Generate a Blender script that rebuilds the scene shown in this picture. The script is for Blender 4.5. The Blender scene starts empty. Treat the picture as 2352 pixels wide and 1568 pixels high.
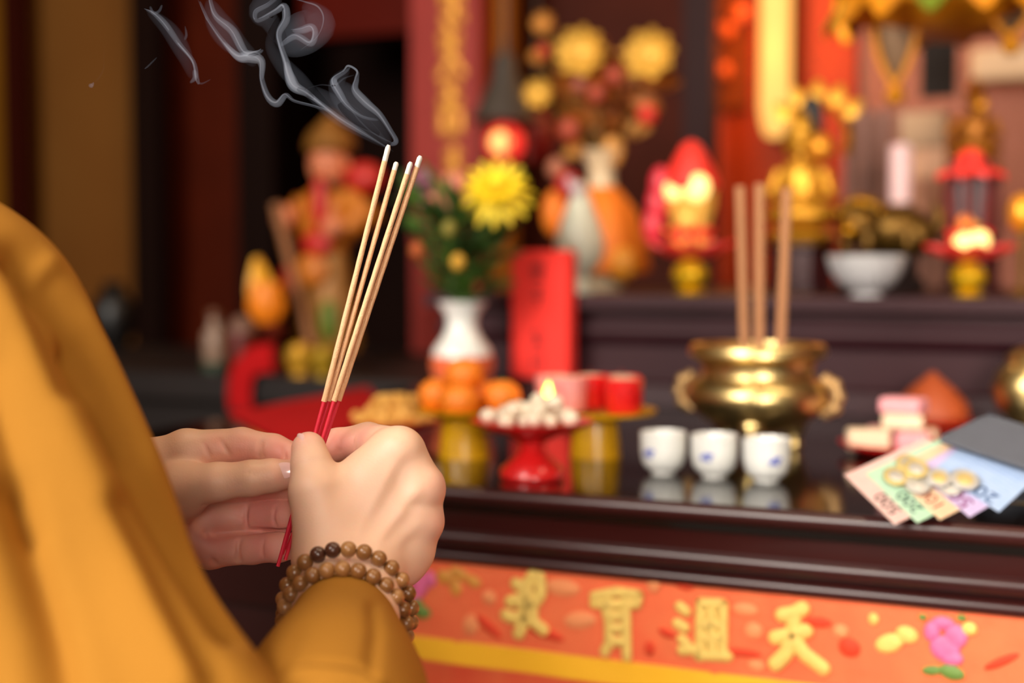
import bpy, math, random
import numpy as np
from mathutils import Vector, Matrix
random.seed(7); rng = np.random.default_rng(7)
SC = bpy.context.scene; COL = SC.collection
R = math.radians

# ------------------------------------------------------------------ camera, world, lights, exposure
W, H, F = 2352, 1568, 2352 * 50 / 36.0
YAW, PITCH = R(24.6), math.atan((784 - 610) / F)
CAM = Vector((0, 0, 1.30))
RT = Vector((math.cos(YAW), math.sin(YAW), 0))
FH = Vector((-math.sin(YAW), math.cos(YAW), 0))
FW = FH * math.cos(PITCH) - Vector((0, 0, math.sin(PITCH)))
UP = FH * math.sin(PITCH) + Vector((0, 0, math.cos(PITCH)))
cd = bpy.data.cameras.new('camera'); cam = bpy.data.objects.new('camera', cd); COL.objects.link(cam)
cam.matrix_world = Matrix(((RT.x, UP.x, -FW.x, CAM.x), (RT.y, UP.y, -FW.y, CAM.y), (RT.z, UP.z, -FW.z, CAM.z), (0, 0, 0, 1)))
cd.sensor_width = 36; cd.lens = 50; cd.clip_start = 0.05
cd.dof.use_dof = True; cd.dof.focus_distance = 0.748; cd.dof.aperture_fstop = 3.3; cd.dof.aperture_blades = 0
SC.camera = cam
SC.view_settings.view_transform = 'Standard'; SC.view_settings.look = 'None'
SC.view_settings.exposure = 0.05; SC.view_settings.gamma = 1.0; SC.view_settings.use_curve_mapping = False
SC.cycles.transparent_max_bounces = 24; SC.cycles.max_bounces = 7; SC.cycles.volume_bounces = 1
SC.cycles.caustics_reflective = False; SC.cycles.caustics_refractive = False
SC.cycles.sample_clamp_indirect = 4.0

w = bpy.data.worlds.new('world'); SC.world = w; w.use_nodes = True
bg = w.node_tree.nodes['Background']; bg.inputs[0].default_value = (1.0, 0.78, 0.6, 1); bg.inputs[1].default_value = 0.16

def light(name, kind, loc, power, color, size=0.1, target=None, **kw):
    l = bpy.data.lights.new(name, kind); l.energy = power; l.color = color
    if kind == 'AREA': l.shape = kw.get('shape', 'DISK'); l.size = size
    else: l.shadow_soft_size = size
    o = bpy.data.objects.new(name, l); COL.objects.link(o); o.location = loc
    if target is not None: o.rotation_euler = (Vector(target) - Vector(loc)).to_track_quat('-Z', 'Y').to_euler()
    return o
# daylight from the open temple front, behind and left of the camera, and the warm ceiling lamps over the altar
light('daylight_from_entrance', 'AREA', (-1.1, -1.35, 2.3), 112, (1.0, 0.94, 0.85), 1.4, (-0.3, 0.9, 1.15))
light('banner_fill_light', 'AREA', (1.3, -1.5, 1.7), 11.5, (1.0, 0.90, 0.80), 1.1, (0.55, 0.97, 0.95)).data.spread = R(46)  # unseen fill light added to brighten the banner
for i, (x, y) in enumerate(((-0.45, 0.55), (0.35, 0.75), (0.95, 0.7))):
    light('ceiling_lamp', 'POINT', (x, y, 2.75), 19, (1.0, 0.80, 0.55), 0.06)
light('ceiling_lamp', 'POINT', (0.3, 2.0, 2.75), 10, (1.0, 0.66, 0.36), 0.06)
light('ceiling_lamp', 'POINT', (-1.4, 2.1, 2.75), 8, (1.0, 0.66, 0.36), 0.06)

# ------------------------------------------------------------------ picture measurements -> points of the room
def cam2w(X, Y, Z): return CAM + RT * X + UP * Y - FW * Z
def V(px, py, d): return CAM + RT * ((px - W / 2) / F * d) + UP * ((H / 2 - py) / F * d) + FW * d
def ray(px, py): return RT * ((px - W / 2) / F) + UP * ((H / 2 - py) / F) + FW
def onz(px, py, z):
    r = ray(px, py); return CAM + r * ((z - CAM.z) / r.z)
def ony(px, py, y):
    r = ray(px, py); return CAM + r * ((y - CAM.y) / r.y)
def depth(p): return (Vector(p) - CAM).dot(FW)
def colz(px, y, z):                       # the point of height z on depth plane y seen in picture column px
    r = RT * ((px - W / 2) / F) + FH; t = y / r.y
    p = CAM + r * t
    for _ in range(4):
        D = depth((p.x, p.y, z)); X = (px - W / 2) / F * D
        base = CAM + FW * D + RT * X; u = (z - base.z) / UP.z; q = base + UP * u
        p = q + r * ((y - q.y) / r.y)
    return Vector((p.x, y, z))

# ------------------------------------------------------------------ materials
def lin(c):
    if isinstance(c, str): c = tuple(int(c[i:i + 2], 16) / 255 for i in (0, 2, 4))
    return tuple(x / 12.92 if x <= .04045 else ((x + .055) / 1.055) ** 2.4 for x in c)
MATS = {}
def mat(name, c, rough=.5, metal=0., var=.12, scale=30., bump=0., bscale=200., emit=0., ecol=None, trans=0., sss=0., coat=0., sheen=0., spec=.5, c2=None):
    if name in MATS: return MATS[name]
    m = bpy.data.materials.new(name); m.use_nodes = True; nt = m.node_tree; b = nt.nodes['Principled BSDF']
    tc = nt.nodes.new('ShaderNodeTexCoord'); nz = nt.nodes.new('ShaderNodeTexNoise'); nz.inputs['Scale'].default_value = scale; nz.inputs['Detail'].default_value = 3
    nt.links.new(tc.outputs['Object'], nz.inputs['Vector'])
    mx = nt.nodes.new('ShaderNodeMix'); mx.data_type = 'RGBA'
    l = lin(c); l2 = lin(c2) if c2 else tuple(min(1, x * (1 + var)) for x in l); l1 = l if c2 else tuple(x * (1 - var) for x in l)
    mx.inputs[6].default_value = (*l1, 1); mx.inputs[7].default_value = (*l2, 1)
    nt.links.new(nz.outputs['Fac'], mx.inputs[0]); nt.links.new(mx.outputs[2], b.inputs['Base Color'])
    b.inputs['Roughness'].default_value = rough; b.inputs['Metallic'].default_value = metal
    b.inputs['Specular IOR Level'].default_value = spec
    if coat: b.inputs['Coat Weight'].default_value = coat; b.inputs['Coat Roughness'].default_value = .08
    if sheen: b.inputs['Sheen Weight'].default_value = sheen
    if trans: b.inputs['Transmission Weight'].default_value = trans
    if sss:
        b.inputs['Subsurface Weight'].default_value = sss; b.inputs['Subsurface Radius'].default_value = (1, .35, .2); b.inputs['Subsurface Scale'].default_value = .004
    if emit:
        b.inputs['Emission Color'].default_value = (*lin(ecol or c), 1); b.inputs['Emission Strength'].default_value = emit
    if bump:
        n2 = nt.nodes.new('ShaderNodeTexNoise'); n2.inputs['Scale'].default_value = bscale; nt.links.new(tc.outputs['Object'], n2.inputs['Vector'])
        bp = nt.nodes.new('ShaderNodeBump'); bp.inputs['Strength'].default_value = bump; bp.inputs['Distance'].default_value = .002
        nt.links.new(n2.outputs['Fac'], bp.inputs['Height']); nt.links.new(bp.outputs['Normal'], b.inputs['Normal'])
    MATS[name] = m; return m

# ------------------------------------------------------------------ mesh building
class G:
    def __init__(s): s.v = []; s.f = []; s.m = []; s.mi = 0
    def add(s, vs, fs):
        o = len(s.v); s.v += [tuple(p) for p in vs]; s.f += [tuple(i + o for i in f) for f in fs]; s.m += [s.mi] * len(fs); return s
    def box(s, c, d, rot=None, bev=0):
        x, y, z = d[0] / 2, d[1] / 2, d[2] / 2
        vs = [Vector((a * x, b * y, e * z)) for e in (-1, 1) for b in (-1, 1) for a in (-1, 1)]
        if rot is not None: vs = [rot @ p for p in vs]
        return s.add([p + Vector(c) for p in vs], [(0, 2, 3, 1), (4, 5, 7, 6), (0, 1, 5, 4), (2, 6, 7, 3), (0, 4, 6, 2), (1, 3, 7, 5)])
    def lathe(s, prof, c=(0, 0, 0), n=28, sx=1, sy=1, rot=None, wob=None):
        vs = []; fs = []
        for k, (r, z) in enumerate(prof):
            for i in range(n):
                a = 2 * math.pi * i / n; rr = r * (1 + (wob(a, k / (len(prof) - 1)) if wob else 0))
                p = Vector((rr * math.cos(a) * sx, rr * math.sin(a) * sy, z))
                vs.append((rot @ p if rot is not None else p) + Vector(c))
        for k in range(len(prof) - 1):
            for i in range(n):
                j = (i + 1) % n; fs.append((k * n + i, k * n + j, (k + 1) * n + j, (k + 1) * n + i))
        if prof[0][0] > 1e-6: fs.append(tuple(range(n - 1, -1, -1)))
        if prof[-1][0] > 1e-6: fs.append(tuple((len(prof) - 1) * n + i for i in range(n)))
        return s.add(vs, fs)
    def ball(s, c, r, n=14, rot=None):
        if not hasattr(r, '__len__'): r = (r, r, r)
        m = n // 2 + 1; vs = []; fs = []
        for k in range(m + 1):
            t = math.pi * k / m
            for i in range(n):
                a = 2 * math.pi * i / n
                p = Vector((r[0] * math.sin(t) * math.cos(a), r[1] * math.sin(t) * math.sin(a), -r[2] * math.cos(t)))
                vs.append((rot @ p if rot is not None else p) + Vector(c))
        for k in range(m):
            for i in range(n):
                j = (i + 1) % n; fs.append((k * n + i, k * n + j, (k + 1) * n + j, (k + 1) * n + i))
        return s.add(vs, fs)
    def tube(s, pts, rad, n=10, flat=None, disp=None, cap=True):
        pts = [Vector(p) for p in pts]; N = len(pts)
        if not hasattr(rad, '__len__'): rad = [rad] * N
        vs = []; fs = []; up = None
        for k, p in enumerate(pts):
            t = (pts[min(k + 1, N - 1)] - pts[max(k - 1, 0)]).normalized()
            if up is None:
                up = flat.copy() if flat is not None else Vector((0, 0, 1)) if abs(t.z) < .9 else Vector((1, 0, 0))
            up = (up - t * up.dot(t)).normalized(); sd = t.cross(up)
            for i in range(n):
                a = 2 * math.pi * i / n; r = rad[k]
                ra, rb = (r if not hasattr(r, '__len__') else r)if hasattr(r, '__len__') else (r, r)
                e = 1 + (disp(k / (N - 1), a) if disp else 0)
                vs.append(p + sd * (ra * math.cos(a) * e) + up * (rb * math.sin(a) * e))
        for k in range(N - 1):
            for i in range(n):
                j = (i + 1) % n; fs.append((k * n + i, (k + 1) * n + i, (k + 1) * n + j, k * n + j))
        if cap: fs.append(tuple(range(n))); fs.append(tuple((N - 1) * n + i for i in range(n - 1, -1, -1)))
        return s.add(vs, fs)
    def extx(s, prof, x0, x1):           # profile of (y, z), closed, swept along x
        n = len(prof); vs = [(x0, y, z) for y, z in prof] + [(x1, y, z) for y, z in prof]
        fs = [(i, (i + 1) % n, n + (i + 1) % n, n + i) for i in range(n)] + [tuple(range(n - 1, -1, -1)), tuple(range(n, 2 * n))]
        return s.add(vs, fs)
    def petal(s, base, dirv, nrm, L, Wd, cup=.25, th=.0012, tip=.8):   # a thick cupped petal or leaf
        d = Vector(dirv).normalized(); nv = Vector(nrm); nv = (nv - d * nv.dot(d)).normalized(); sd = d.cross(nv); base = Vector(base)
        vs = []; fs = []; nu, nw = 7, 5
        for side in (1, -1):
            for i in range(nu):
                t = i / (nu - 1); wd = Wd / 2 * (math.sin(math.pi * (t ** tip * .92 + .04)) + .08)
                for j in range(nw):
                    q = (j / (nw - 1) - .5) * 2
                    vs.append(base + d * (L * t) + sd * (wd * q) + nv * (cup * L * t * t + cup * Wd * .5 * q * q + side * th / 2))
        o = nu * nw
        for i in range(nu - 1):
            for j in range(nw - 1):
                a = i * nw + j; fs.append((a, a + nw, a + nw + 1, a + 1)); fs.append((o + a, o + a + 1, o + a + nw + 1, o + a + nw))
        rim = [j for j in range(nw)] + [i * nw + nw - 1 for i in range(1, nu)] + [(nu - 1) * nw + j for j in range(nw - 2, -1, -1)] + [i * nw for i in range(nu - 2, 0, -1)]
        for a, b in zip(rim, rim[1:] + rim[:1]): fs.append((a, b, o + b, o + a))
        return s.add(vs, fs)
    def build(s, name, m, parent=None, world=False, smooth=True, ang=40):
        me = bpy.data.meshes.new(name)
        vs = s.v
        if world and parent is not None:
            o = parent.location; vs = [(p[0] - o.x, p[1] - o.y, p[2] - o.z) for p in vs]
        me.from_pydata(vs, [], s.f); me.update()
        for k in (m if isinstance(m, (list, tuple)) else [m]): me.materials.append(k)
        me.polygons.foreach_set('material_index', s.m)
        if smooth:
            me.shade_smooth(); me.set_sharp_from_angle(angle=R(ang))
        ob = bpy.data.objects.new(name, me); COL.objects.link(ob); ob.parent = parent
        return ob

def tag(o, label, cat=None, group=None, kind=None):
    o['label'] = label
    if cat: o['category'] = cat
    if group: o['group'] = group
    if kind: o['kind'] = kind
    return o
def thing(name, label, cat, loc=(0, 0, 0), rz=0, group=None):
    o = bpy.data.objects.new(name, None); COL.objects.link(o); o.location = loc; o.rotation_euler = (0, 0, rz); o.empty_display_size = .02
    return tag(o, label, cat, group)
def solo(o, label, cat, group=None): return tag(o, label, cat, group)     # a thing that is one mesh
def recenter(o):                          # move a one-mesh thing's origin to the middle of its base
    a = np.array([v.co[:] for v in o.data.vertices]); c = (a.min(0) + a.max(0)) / 2; c[2] = a[:, 2].min()
    o.data.transform(Matrix.Translation(-Vector(c))); o.location = Vector(c); return o
def dup(root, loc, rz=None, label=None, group=None):
    r = root.copy(); COL.objects.link(r); r.location = loc
    if rz is not None: r.rotation_euler = (r.rotation_euler.x, r.rotation_euler.y, rz)
    if label: r['label'] = label
    if group: r['group'] = group
    for ch in list(root.children):
        c = ch.copy(); COL.objects.link(c); c.parent = r
        for g in ch.children:
            d = g.copy(); COL.objects.link(d); d.parent = c
    return r
def struct(o, label=None):
    o['kind'] = 'structure'
    if label: o['label'] = label
    return o

# ------------------------------------------------------------------ soft-union bodies (distance fields turned into one closed mesh)
def seg(P, a, b):
    ab = b - a; t = np.clip(((P - a) @ ab) / max(ab @ ab, 1e-9), 0, 1); return np.linalg.norm(P - a - t[..., None] * ab, axis=-1), t
def cone(P, a, b, ra, rb):
    d, t = seg(P, a, b); return d - (ra + (rb - ra) * t)
def smin(a, b, k):
    h = np.clip(.5 + .5 * (b - a) / k, 0, 1); return b + (a - b) * h - k * h * (1 - h)
def nets(d, lo, h):
    s = d < 0; nx, ny, nz = d.shape
    c = [s[i:nx - 1 + i, j:ny - 1 + j, k:nz - 1 + k] for i in (0, 1) for j in (0, 1) for k in (0, 1)]
    al = np.logical_and.reduce(c); an = np.logical_or.reduce(c); mask = an & ~al
    ci = np.argwhere(mask); idx = -np.ones(mask.shape, np.int64); idx[mask] = np.arange(len(ci))
    acc = np.zeros((len(ci), 3)); cnt = np.zeros(len(ci))
    off = np.array([(i, j, k) for i in (0, 1) for j in (0, 1) for k in (0, 1)])
    for a in range(8):
        for b in range(a + 1, 8):
            if np.abs(off[a] - off[b]).sum() != 1: continue
            pa, pb = ci + off[a], ci + off[b]; da = d[tuple(pa.T)]; db = d[tuple(pb.T)]
            m = (da < 0) != (db < 0); t = da[m] / (da[m] - db[m])
            acc[m] += pa[m] + t[:, None] * (pb[m] - pa[m]); cnt[m] += 1
    vs = acc / cnt[:, None] * h + lo
    fs = []
    for ax in range(3):
        b, c2 = (ax + 1) % 3, (ax + 2) % 3
        sl0 = [slice(None)] * 3; sl1 = [slice(None)] * 3; sl0[ax] = slice(0, -1); sl1[ax] = slice(1, None)
        e = np.argwhere(s[tuple(sl0)] != s[tuple(sl1)])
        e = e[(e[:, b] > 0) & (e[:, c2] > 0) & (e[:, b] < d.shape[b] - 1) & (e[:, c2] < d.shape[c2] - 1)]
        q = []
        for db_, dc in ((-1, -1), (0, -1), (0, 0), (-1, 0)):
            g = e.copy(); g[:, b] += db_; g[:, c2] += dc; q.append(idx[tuple(g.T)])
        q = np.stack(q, 1); ins = s[tuple(e.T)]; q[~ins] = q[~ins][:, ::-1]; fs.append(q)
    return vs, np.concatenate(fs)
def field_mesh(fn, lo, hi, h):
    lo = np.array(lo, float); hi = np.array(hi, float); n = np.ceil((hi - lo) / h).astype(int) + 1
    ax = [lo[i] + h * np.arange(n[i]) for i in range(3)]
    P = np.stack(np.meshgrid(*ax, indexing='ij'), -1).astype(np.float32)
    d = np.empty(P.shape[:3], np.float32)
    for i in range(0, n[0], 24): d[i:i + 24] = fn(P[i:i + 24])
    return nets(d, lo, h)
# ------------------------------------------------------------------ the room
def panel(name, px0, px1, y, m, z0=0., z1=3.2, th=.04, kind=True):
    a, b = colz(px0, y, z0), colz(px1, y, z0)
    g = G(); g.box(((a.x + b.x) / 2, y + th / 2, (z0 + z1) / 2), (b.x - a.x, th, z1 - z0))
    o = g.build(name, m, smooth=False); m.node_tree.nodes['Principled BSDF'].inputs['Specular IOR Level'].default_value = .12
    return struct(o) if kind else o
g = G(); g.box((-.6, .6, -.03), (6.0, 5.4, .06)); struct(g.build('floor', mat('floor_stone', '5a4a40', .35, var=.2, scale=4), smooth=False))
g = G(); g.box((-.6, 1.9, 3.25), (6.0, 2.8, .1)); struct(g.build('ceiling', mat('ceiling_wood', '3a1a10', .5, var=.2), smooth=False))
DW = mat('dark_panel', '180602', .7, spec=.1, var=.3, scale=6)
g = G(); g.box((-.6, 3.33, 1.6), (6.0, .06, 3.2)); struct(g.build('wall_back', DW, smooth=False))
g = G(); g.box((-3.57, 1.9, 1.6), (.06, 2.8, 3.2)); struct(g.build('wall_left', mat('ochre_plaster', '8a5a10', .7, var=.2, scale=3), smooth=False))
g = G(); g.box((2.37, 1.9, 1.6), (.06, 2.8, 3.2)); struct(g.build('wall_right', mat('rose_plaster', '9a6454', .7), smooth=False))
# left bay: tan plaster between dark posts, red-brown panelling, a dark opening under a red lintel
panel('wall_panel_tan', -500, 330, 2.9, mat('tan_plaster', '8a5c28', .75, var=.3, scale=2.0, c2='6a3a12'))
panel('pillar_far_left', 34, 76, 2.8, mat('red_brown_post', '340b04', .5))
panel('pillar_ochre', -90, 34, 2.82, mat('ochre_plaster', '8a5a10'))
panel('pillar_dark', 322, 384, 2.8, mat('dark_post', '170805', .5))
panel('wall_panel_red_brown', 384, 565, 2.95, mat('red_brown_panel', '4a1403', .55, var=.45, scale=5))
panel('wall_panel_dark', 560, 640, 2.93, mat('dark_post', '1e0c0a'))
lz = colz(800, 2.9, 1.0); zb = ony(800, 92, 2.9).z
panel('lintel', 690, 975, 2.85, mat('red_lacquer_dark', '581004', .5, var=.25, scale=8), z0=zb, z1=3.2, th=.10)
# right bay: red lacquer back wall behind the altar
panel('wall_panel_carved', 1165, 1560, 2.75, mat('carved_brown', '2c0c03', .6, var=.6, scale=9, c2='48190a'))
panel('pillar_gilt_strip', 1108, 1172, 2.55, mat('gilt_strip', '9a5510', .5))
panel('pillar_purple_dark', 1556, 1622, 2.5, mat('dark_post_purple', '2a100f', .5))
panel('wall_panel_red', 1610, 1940, 2.7, mat('red_lacquer', 'a4340a', .5, var=.2, scale=5))
panel('wall_panel_gilt_carving', 1614, 1716, 2.68, mat('brown_gilt_carving', '6a2c0a', .55, var=.7, scale=40, c2='8a3c0c'), z0=ony(1660, 250, 2.68).z, th=.02)
panel('wall_panel_rose', 1935, 3200, 2.72, mat('rose_plaster', '9a6454'))
# altar table
ZT, YE, YS = 1.13, 0.974, 1.61
XL, XR = -0.965, 1.55
WOOD = mat('dark_lacquer', '34100e', .33, var=.25, scale=14, coat=.15)
TOPM = mat('black_lacquer_top', '120c0a', .10, var=.2, scale=10, spec=.7)
t = thing('altar_table', 'dark maroon lacquered altar table with a polished black top and moulded front edge', 'table', (.29, 1.6, 0))
g = G(); g.extx([(YE + .004, ZT), (2.36, ZT), (2.36, ZT - .02), (YE + .004, ZT - .02)], XL + .01, XR); g.build('table_top', TOPM, t, True, ang=20)
pr = []                                                   # moulded edge: nose, cove, two beads, apron
def arc(cy, cz, r, a0, a1, n=8): return [(cy - r * math.cos(R(a0 + (a1 - a0) * i / n)), cz + r * math.sin(R(a0 + (a1 - a0) * i / n))) for i in range(n + 1)]
pr += [(YE + .05, ZT - .0005), (YE + .006, ZT - .0005)] + arc(YE + .005, ZT - .007, .0065, 80, -70) + [(YE + .006, ZT - .016), (YE + .010, ZT - .036)]
pr += arc(YE + .011, ZT - .042, .0062, 75, -75, 8) + [(YE + .016, ZT - .053)] + arc(YE + .017, ZT - .0585, .0055, 75, -60, 8) + [(YE + .0235, ZT - .064), (YE + .030, ZT - .12), (YE + .05, ZT - .12)]
g = G(); g.extx(pr, XL, XR); g.build('edge_moulding', WOOD, t, True, ang=50)
g = G(); g.box(((XL + XR) / 2, YE + .06, .76), (XR - XL - .06, .046, .5)); g.build('apron', WOOD, t, True, smooth=False)
for x in (XL + .06, XR - .06):
    for y in (YE + .07, 1.55):
        g = G(); g.box((x, y, .555), (.07, .07, 1.11)); g.build('leg', WOOD, t, True, smooth=False)
# upper altar shelf
SHF = mat('shelf_lacquer', '32141a', .5, var=.2, scale=14, spec=.25)
ZS = 1.2646; XS = -.86
t = thing('altar_shelf', 'raised dark maroon altar step with moulded front behind the brass incense burner', 'shelf', (.3, 1.9, ZT))
g = G(); g.extx([(YS, ZS), (2.35, ZS), (2.35, ZS - .016), (YS, ZS - .016)], XS, XR); g.build('shelf_top', SHF, t, True, smooth=False)
pr = [(YS + .01, ZS - .016), (YS + .028, ZS - .020), (YS + .028, ZS - .036)] + arc(YS + .03, ZS - .045, .012, 60, -60) + [(YS + .03, ZS - .062), (YS + .03, ZT + .03), (YS + .012, ZT + .026), (YS + .008, ZT + .001), (2.33, ZT + .001), (2.33, ZS - .016)]
g = G(); g.extx(pr, XS + .01, XR - .01); g.build('front_panel', SHF, t, True, ang=40)
# side cabinet behind the left end of the table
t = thing('side_cabinet', 'low black cabinet in the dark bay behind the table at left, carrying the guardian statue', 'cabinet', (-1.7, 2.2, 0))
BK = mat('black_wood', '140908', .5, var=.3)
g = G(); g.box((-1.73, 2.14, ZT - .02), (1.5, .64, .04)); g.build('cabinet_top', BK, t, True, smooth=False)
g = G(); g.box((-1.73, 2.15, .545), (1.44, .58, 1.09)); g.build('carcass', BK, t, True, smooth=False)
for x in (-2.09, -1.37):
    g = G(); g.box((x, 1.852, .6), (.62, .014, .8)); g.build('door', BK, t, True, smooth=False)
# ------------------------------------------------------------------ the worshipper: one body mesh, nails, robe
def Q(px, py, d): return np.array([(px - W / 2) / F * d, (H / 2 - py) / F * d, -d]) * 1000.      # camera-frame millimetres
DH = .726
def hp(px, py, z): return Q(px, py, DH + z / 1000.)
PX = 1000 * DH / F                                         # mm per picture pixel at the hands
def chain(P, pts, k=2.):
    d = None
    for (a, ra), (b, rb) in zip(pts, pts[1:]):
        c = cone(P, a, b, ra, rb); d = c if d is None else smin(d, c, k)
    return d
def K(l): return [(hp(x, y, z), r) for x, y, z, r in l]
def bumps(P, d, lst):
    for a, b, amp, wd in lst:
        e, _ = seg(P, hp(*a), hp(*b)); d = d + amp * np.exp(-(e / wd) ** 2)
    return d

def right_hand(P):
    wr = hp(800, 1340, -8)
    mcp = [hp(916, 1031, 0), hp(966, 1122, -1), hp(964, 1198, 0), hp(946, 1270, 2)]
    base = [hp(775, 1262, -8), hp(815, 1285, -8), hp(850, 1305, -6), hp(880, 1320, -3)]
    d = None
    for m, b, rm, rb in zip(mcp, base, (11.2, 11.0, 10.2, 9.6), (14, 14, 13, 12)):
        c = cone(P, b, m, rb, rm); d = c if d is None else smin(d, c, 9)
    # wrist and forearm towards the elbow
    for off, r in ((-9, 17.5), (9, 17)):
        o = np.array([off, 0, 0]); d = smin(d, cone(P, hp(805, 1290, -8) + o, Q(790, 1480, .665) + o * .9, r + 1.5, r), 10)
    d = smin(d, cone(P, Q(790, 1480, .665), Q(755, 1800, .57), 24, 31), 8)
    d = smin(d, cone(P, hp(930, 1045, 2), hp(962, 1108, 1), 11.0, 11.0), 6); d = smin(d, cone(P, hp(964, 1135, 1), hp(962, 1190, 1), 10.3, 10.0), 6); d = smin(d, cone(P, hp(960, 1205, 1), hp(930, 1290, 0), 9.8, 10.5), 8)
    d = smin(d, cone(P, hp(800, 1110, -2), hp(878, 1040, 2), 10.5, 9.6), 7)
    # thenar and thumb
    d = smin(d, cone(P, hp(760, 1262, -10), hp(728, 1128, -9), 18.5, 14.0), 8)
    d = smin(d, cone(P, hp(790, 1180, -4), hp(850, 1110, 0), 13, 11), 10)
    th = chain(P, K([(728, 1130, -8, 13.2), (716, 1070, -4, 10.2), (709, 1031, 0, 8.9)]), 3)
    d = smin(d, th, 4)
    fs = None
    for ch in ([(916, 1031, 0, 11), (846, 1011, 30, 9.3), (775, 1020, 30, 8.3), (738, 1042, 25.5, 7.4)],
               [(966, 1122, -1, 10.8), (932, 1110, 42, 9.4), (862, 1112, 45, 8.6), (826, 1128, 34, 7.6)],
               [(964, 1198, 0, 10), (935, 1190, 38, 8.8), (868, 1190, 42, 8), (836, 1196, 31, 7.2)],
               [(946, 1270, 2, 9.3), (914, 1260, 33, 7.8), (862, 1256, 36, 7.1), (838, 1254, 27, 6.4)]):
        c = chain(P, K(ch), 2.5); fs = c if fs is None else smin(fs, c, 1.2)
    d = smin(d, fs, 3.2)
    d = bumps(P, d, [((935, 1020, -12), (950, 1035, -10), -.6, 6), ((1002, 1112, -3), (1002, 1125, -3), -.9, 6), ((1000, 1195, -3), (1000, 1200, -3), -1.0, 6), ((980, 1268, 0), (980, 1272, 0), -1.0, 5),
                     ((860, 1250, -22), (955, 1130, -13), -.9, 3.2), ((880, 1275, -20), (960, 1200, -11), -.8, 3.2), ((820, 1230, -24), (915, 1050, -12), -.6, 3.6),
                     ((940, 1160, -14), (1000, 1162, -4), .6, 3.2), ((930, 1238, -12), (992, 1236, -2), .5, 3.2),
                     ((694, 1072, -12), (735, 1074, -12), .45, 1.1), ((696, 1064, -12), (735, 1066, -12), .4, 1.0), ((694, 1082, -14), (735, 1084, -14), .3, 1.0),
                     ((812, 985, 20), (808, 1035, 20), .6, 1.3), ((780, 990, 22), (778, 1035, 22), .5, 1.2)])
    return d

def left_hand(P):
    mcp = [hp(428, 1038, 25), hp(440, 1118, 36), hp(455, 1193, 39), hp(482, 1262, 35)]
    base = [hp(335, 1075, 26), hp(325, 1120, 31), hp(330, 1160, 33), hp(345, 1190, 31)]
    d = None
    for m, b, rm, rb in zip(mcp, base, (12.2, 11.5, 11.2, 10.4), (13, 13, 13, 12)):
        c = cone(P, b, m, rb, rm); d = c if d is None else smin(d, c, 6)
    d = smin(d, cone(P, hp(320, 1110, 29), hp(150, 1230, 34), 22, 22), 10)
    d = smin(d, cone(P, hp(150, 1230, 34), Q(-200, 1480, .80), 22, 30), 8)
    d = smin(d, cone(P, hp(365, 1160, 22), hp(415, 1135, 14), 16.5, 14.5), 7)
    th = chain(P, K([(420, 1118, 11, 12.8), (500, 1106, 5, 9.6), (578, 1098, 3, 8.9), (622, 1092, 4.5, 8.3), (668, 1088, 7, 7.4)]), 3)
    d = smin(d, th, 5)
    fs = None
    for ch in ([(428, 1038, 25, 11.6), (555, 1023, 25, 9.3), (628, 1033, 22, 8.2), (676, 1048, 20, 7.2)],
               [(440, 1118, 36, 10.5), (578, 1113, 36, 9.2), (650, 1112, 31, 8.3), (696, 1112, 25, 7.2)],
               [(455, 1193, 39, 10.3), (580, 1183, 38, 9.3), (652, 1182, 29, 8.5), (700, 1182, 24, 7)],
               [(482, 1262, 35, 9.6), (580, 1257, 32, 8.6), (638, 1255, 24, 8.0), (692, 1250, 21, 6.6)]):
        c = chain(P, K(ch), 2.5); fs = c if fs is None else smin(fs, c, 1.0)
    d = smin(d, fs, 3.0)
    d = bumps(P, d, [(a_, b_, 1.5 * m_, w_) for a_, b_, m_, w_ in [((458, 1000, 14), (486, 1058, 14), .9, 1.1), ((496, 996, 15), (530, 1050, 15), 1.0, 1.1), ((597, 1000, 15), (594, 1048, 15), .8, 1.1), ((652, 1010, 14), (655, 1050, 14), .7, 1.1), ((600, 1002, 15), (606, 1045, 15), .5, 1.),
                     ((572, 1070, -6), (570, 1086, -6), .45, .8), ((580, 1066, -6), (582, 1090, -6), .5, .8), ((590, 1068, -6), (588, 1088, -6), .45, .8),
                     ((408, 1130, 1), (478, 1160, 6), .8, 1.2), ((395, 1175, 6), (440, 1185, 12), .6, 1.2), ((390, 1150, 2), (450, 1178, 10), .5, 1.2),
                     ((604, 1228, 19), (602, 1292, 19), .7, 1.1), ((630, 1150, 22), (632, 1218, 22), .7, 1.1),
                     ((420, 1200, 20), (470, 1260, 20), .6, 1.3), ((500, 1226, 29), (600, 1221, 29), 1.3, 1.8), ((600, 1221, 29), (700, 1216, 21), 1.2, 1.8), ((566, 1150, 29), (566, 1218, 30), 1.4, 1.3), ((549, 1226, 25), (547, 1296, 26), 1.5, 1.4), ((470, 1150, 25), (560, 1185, 29), .7, 1.5), ((470, 1225, 28), (500, 1316, 26), .9, 1.6)]])
    return d

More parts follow.
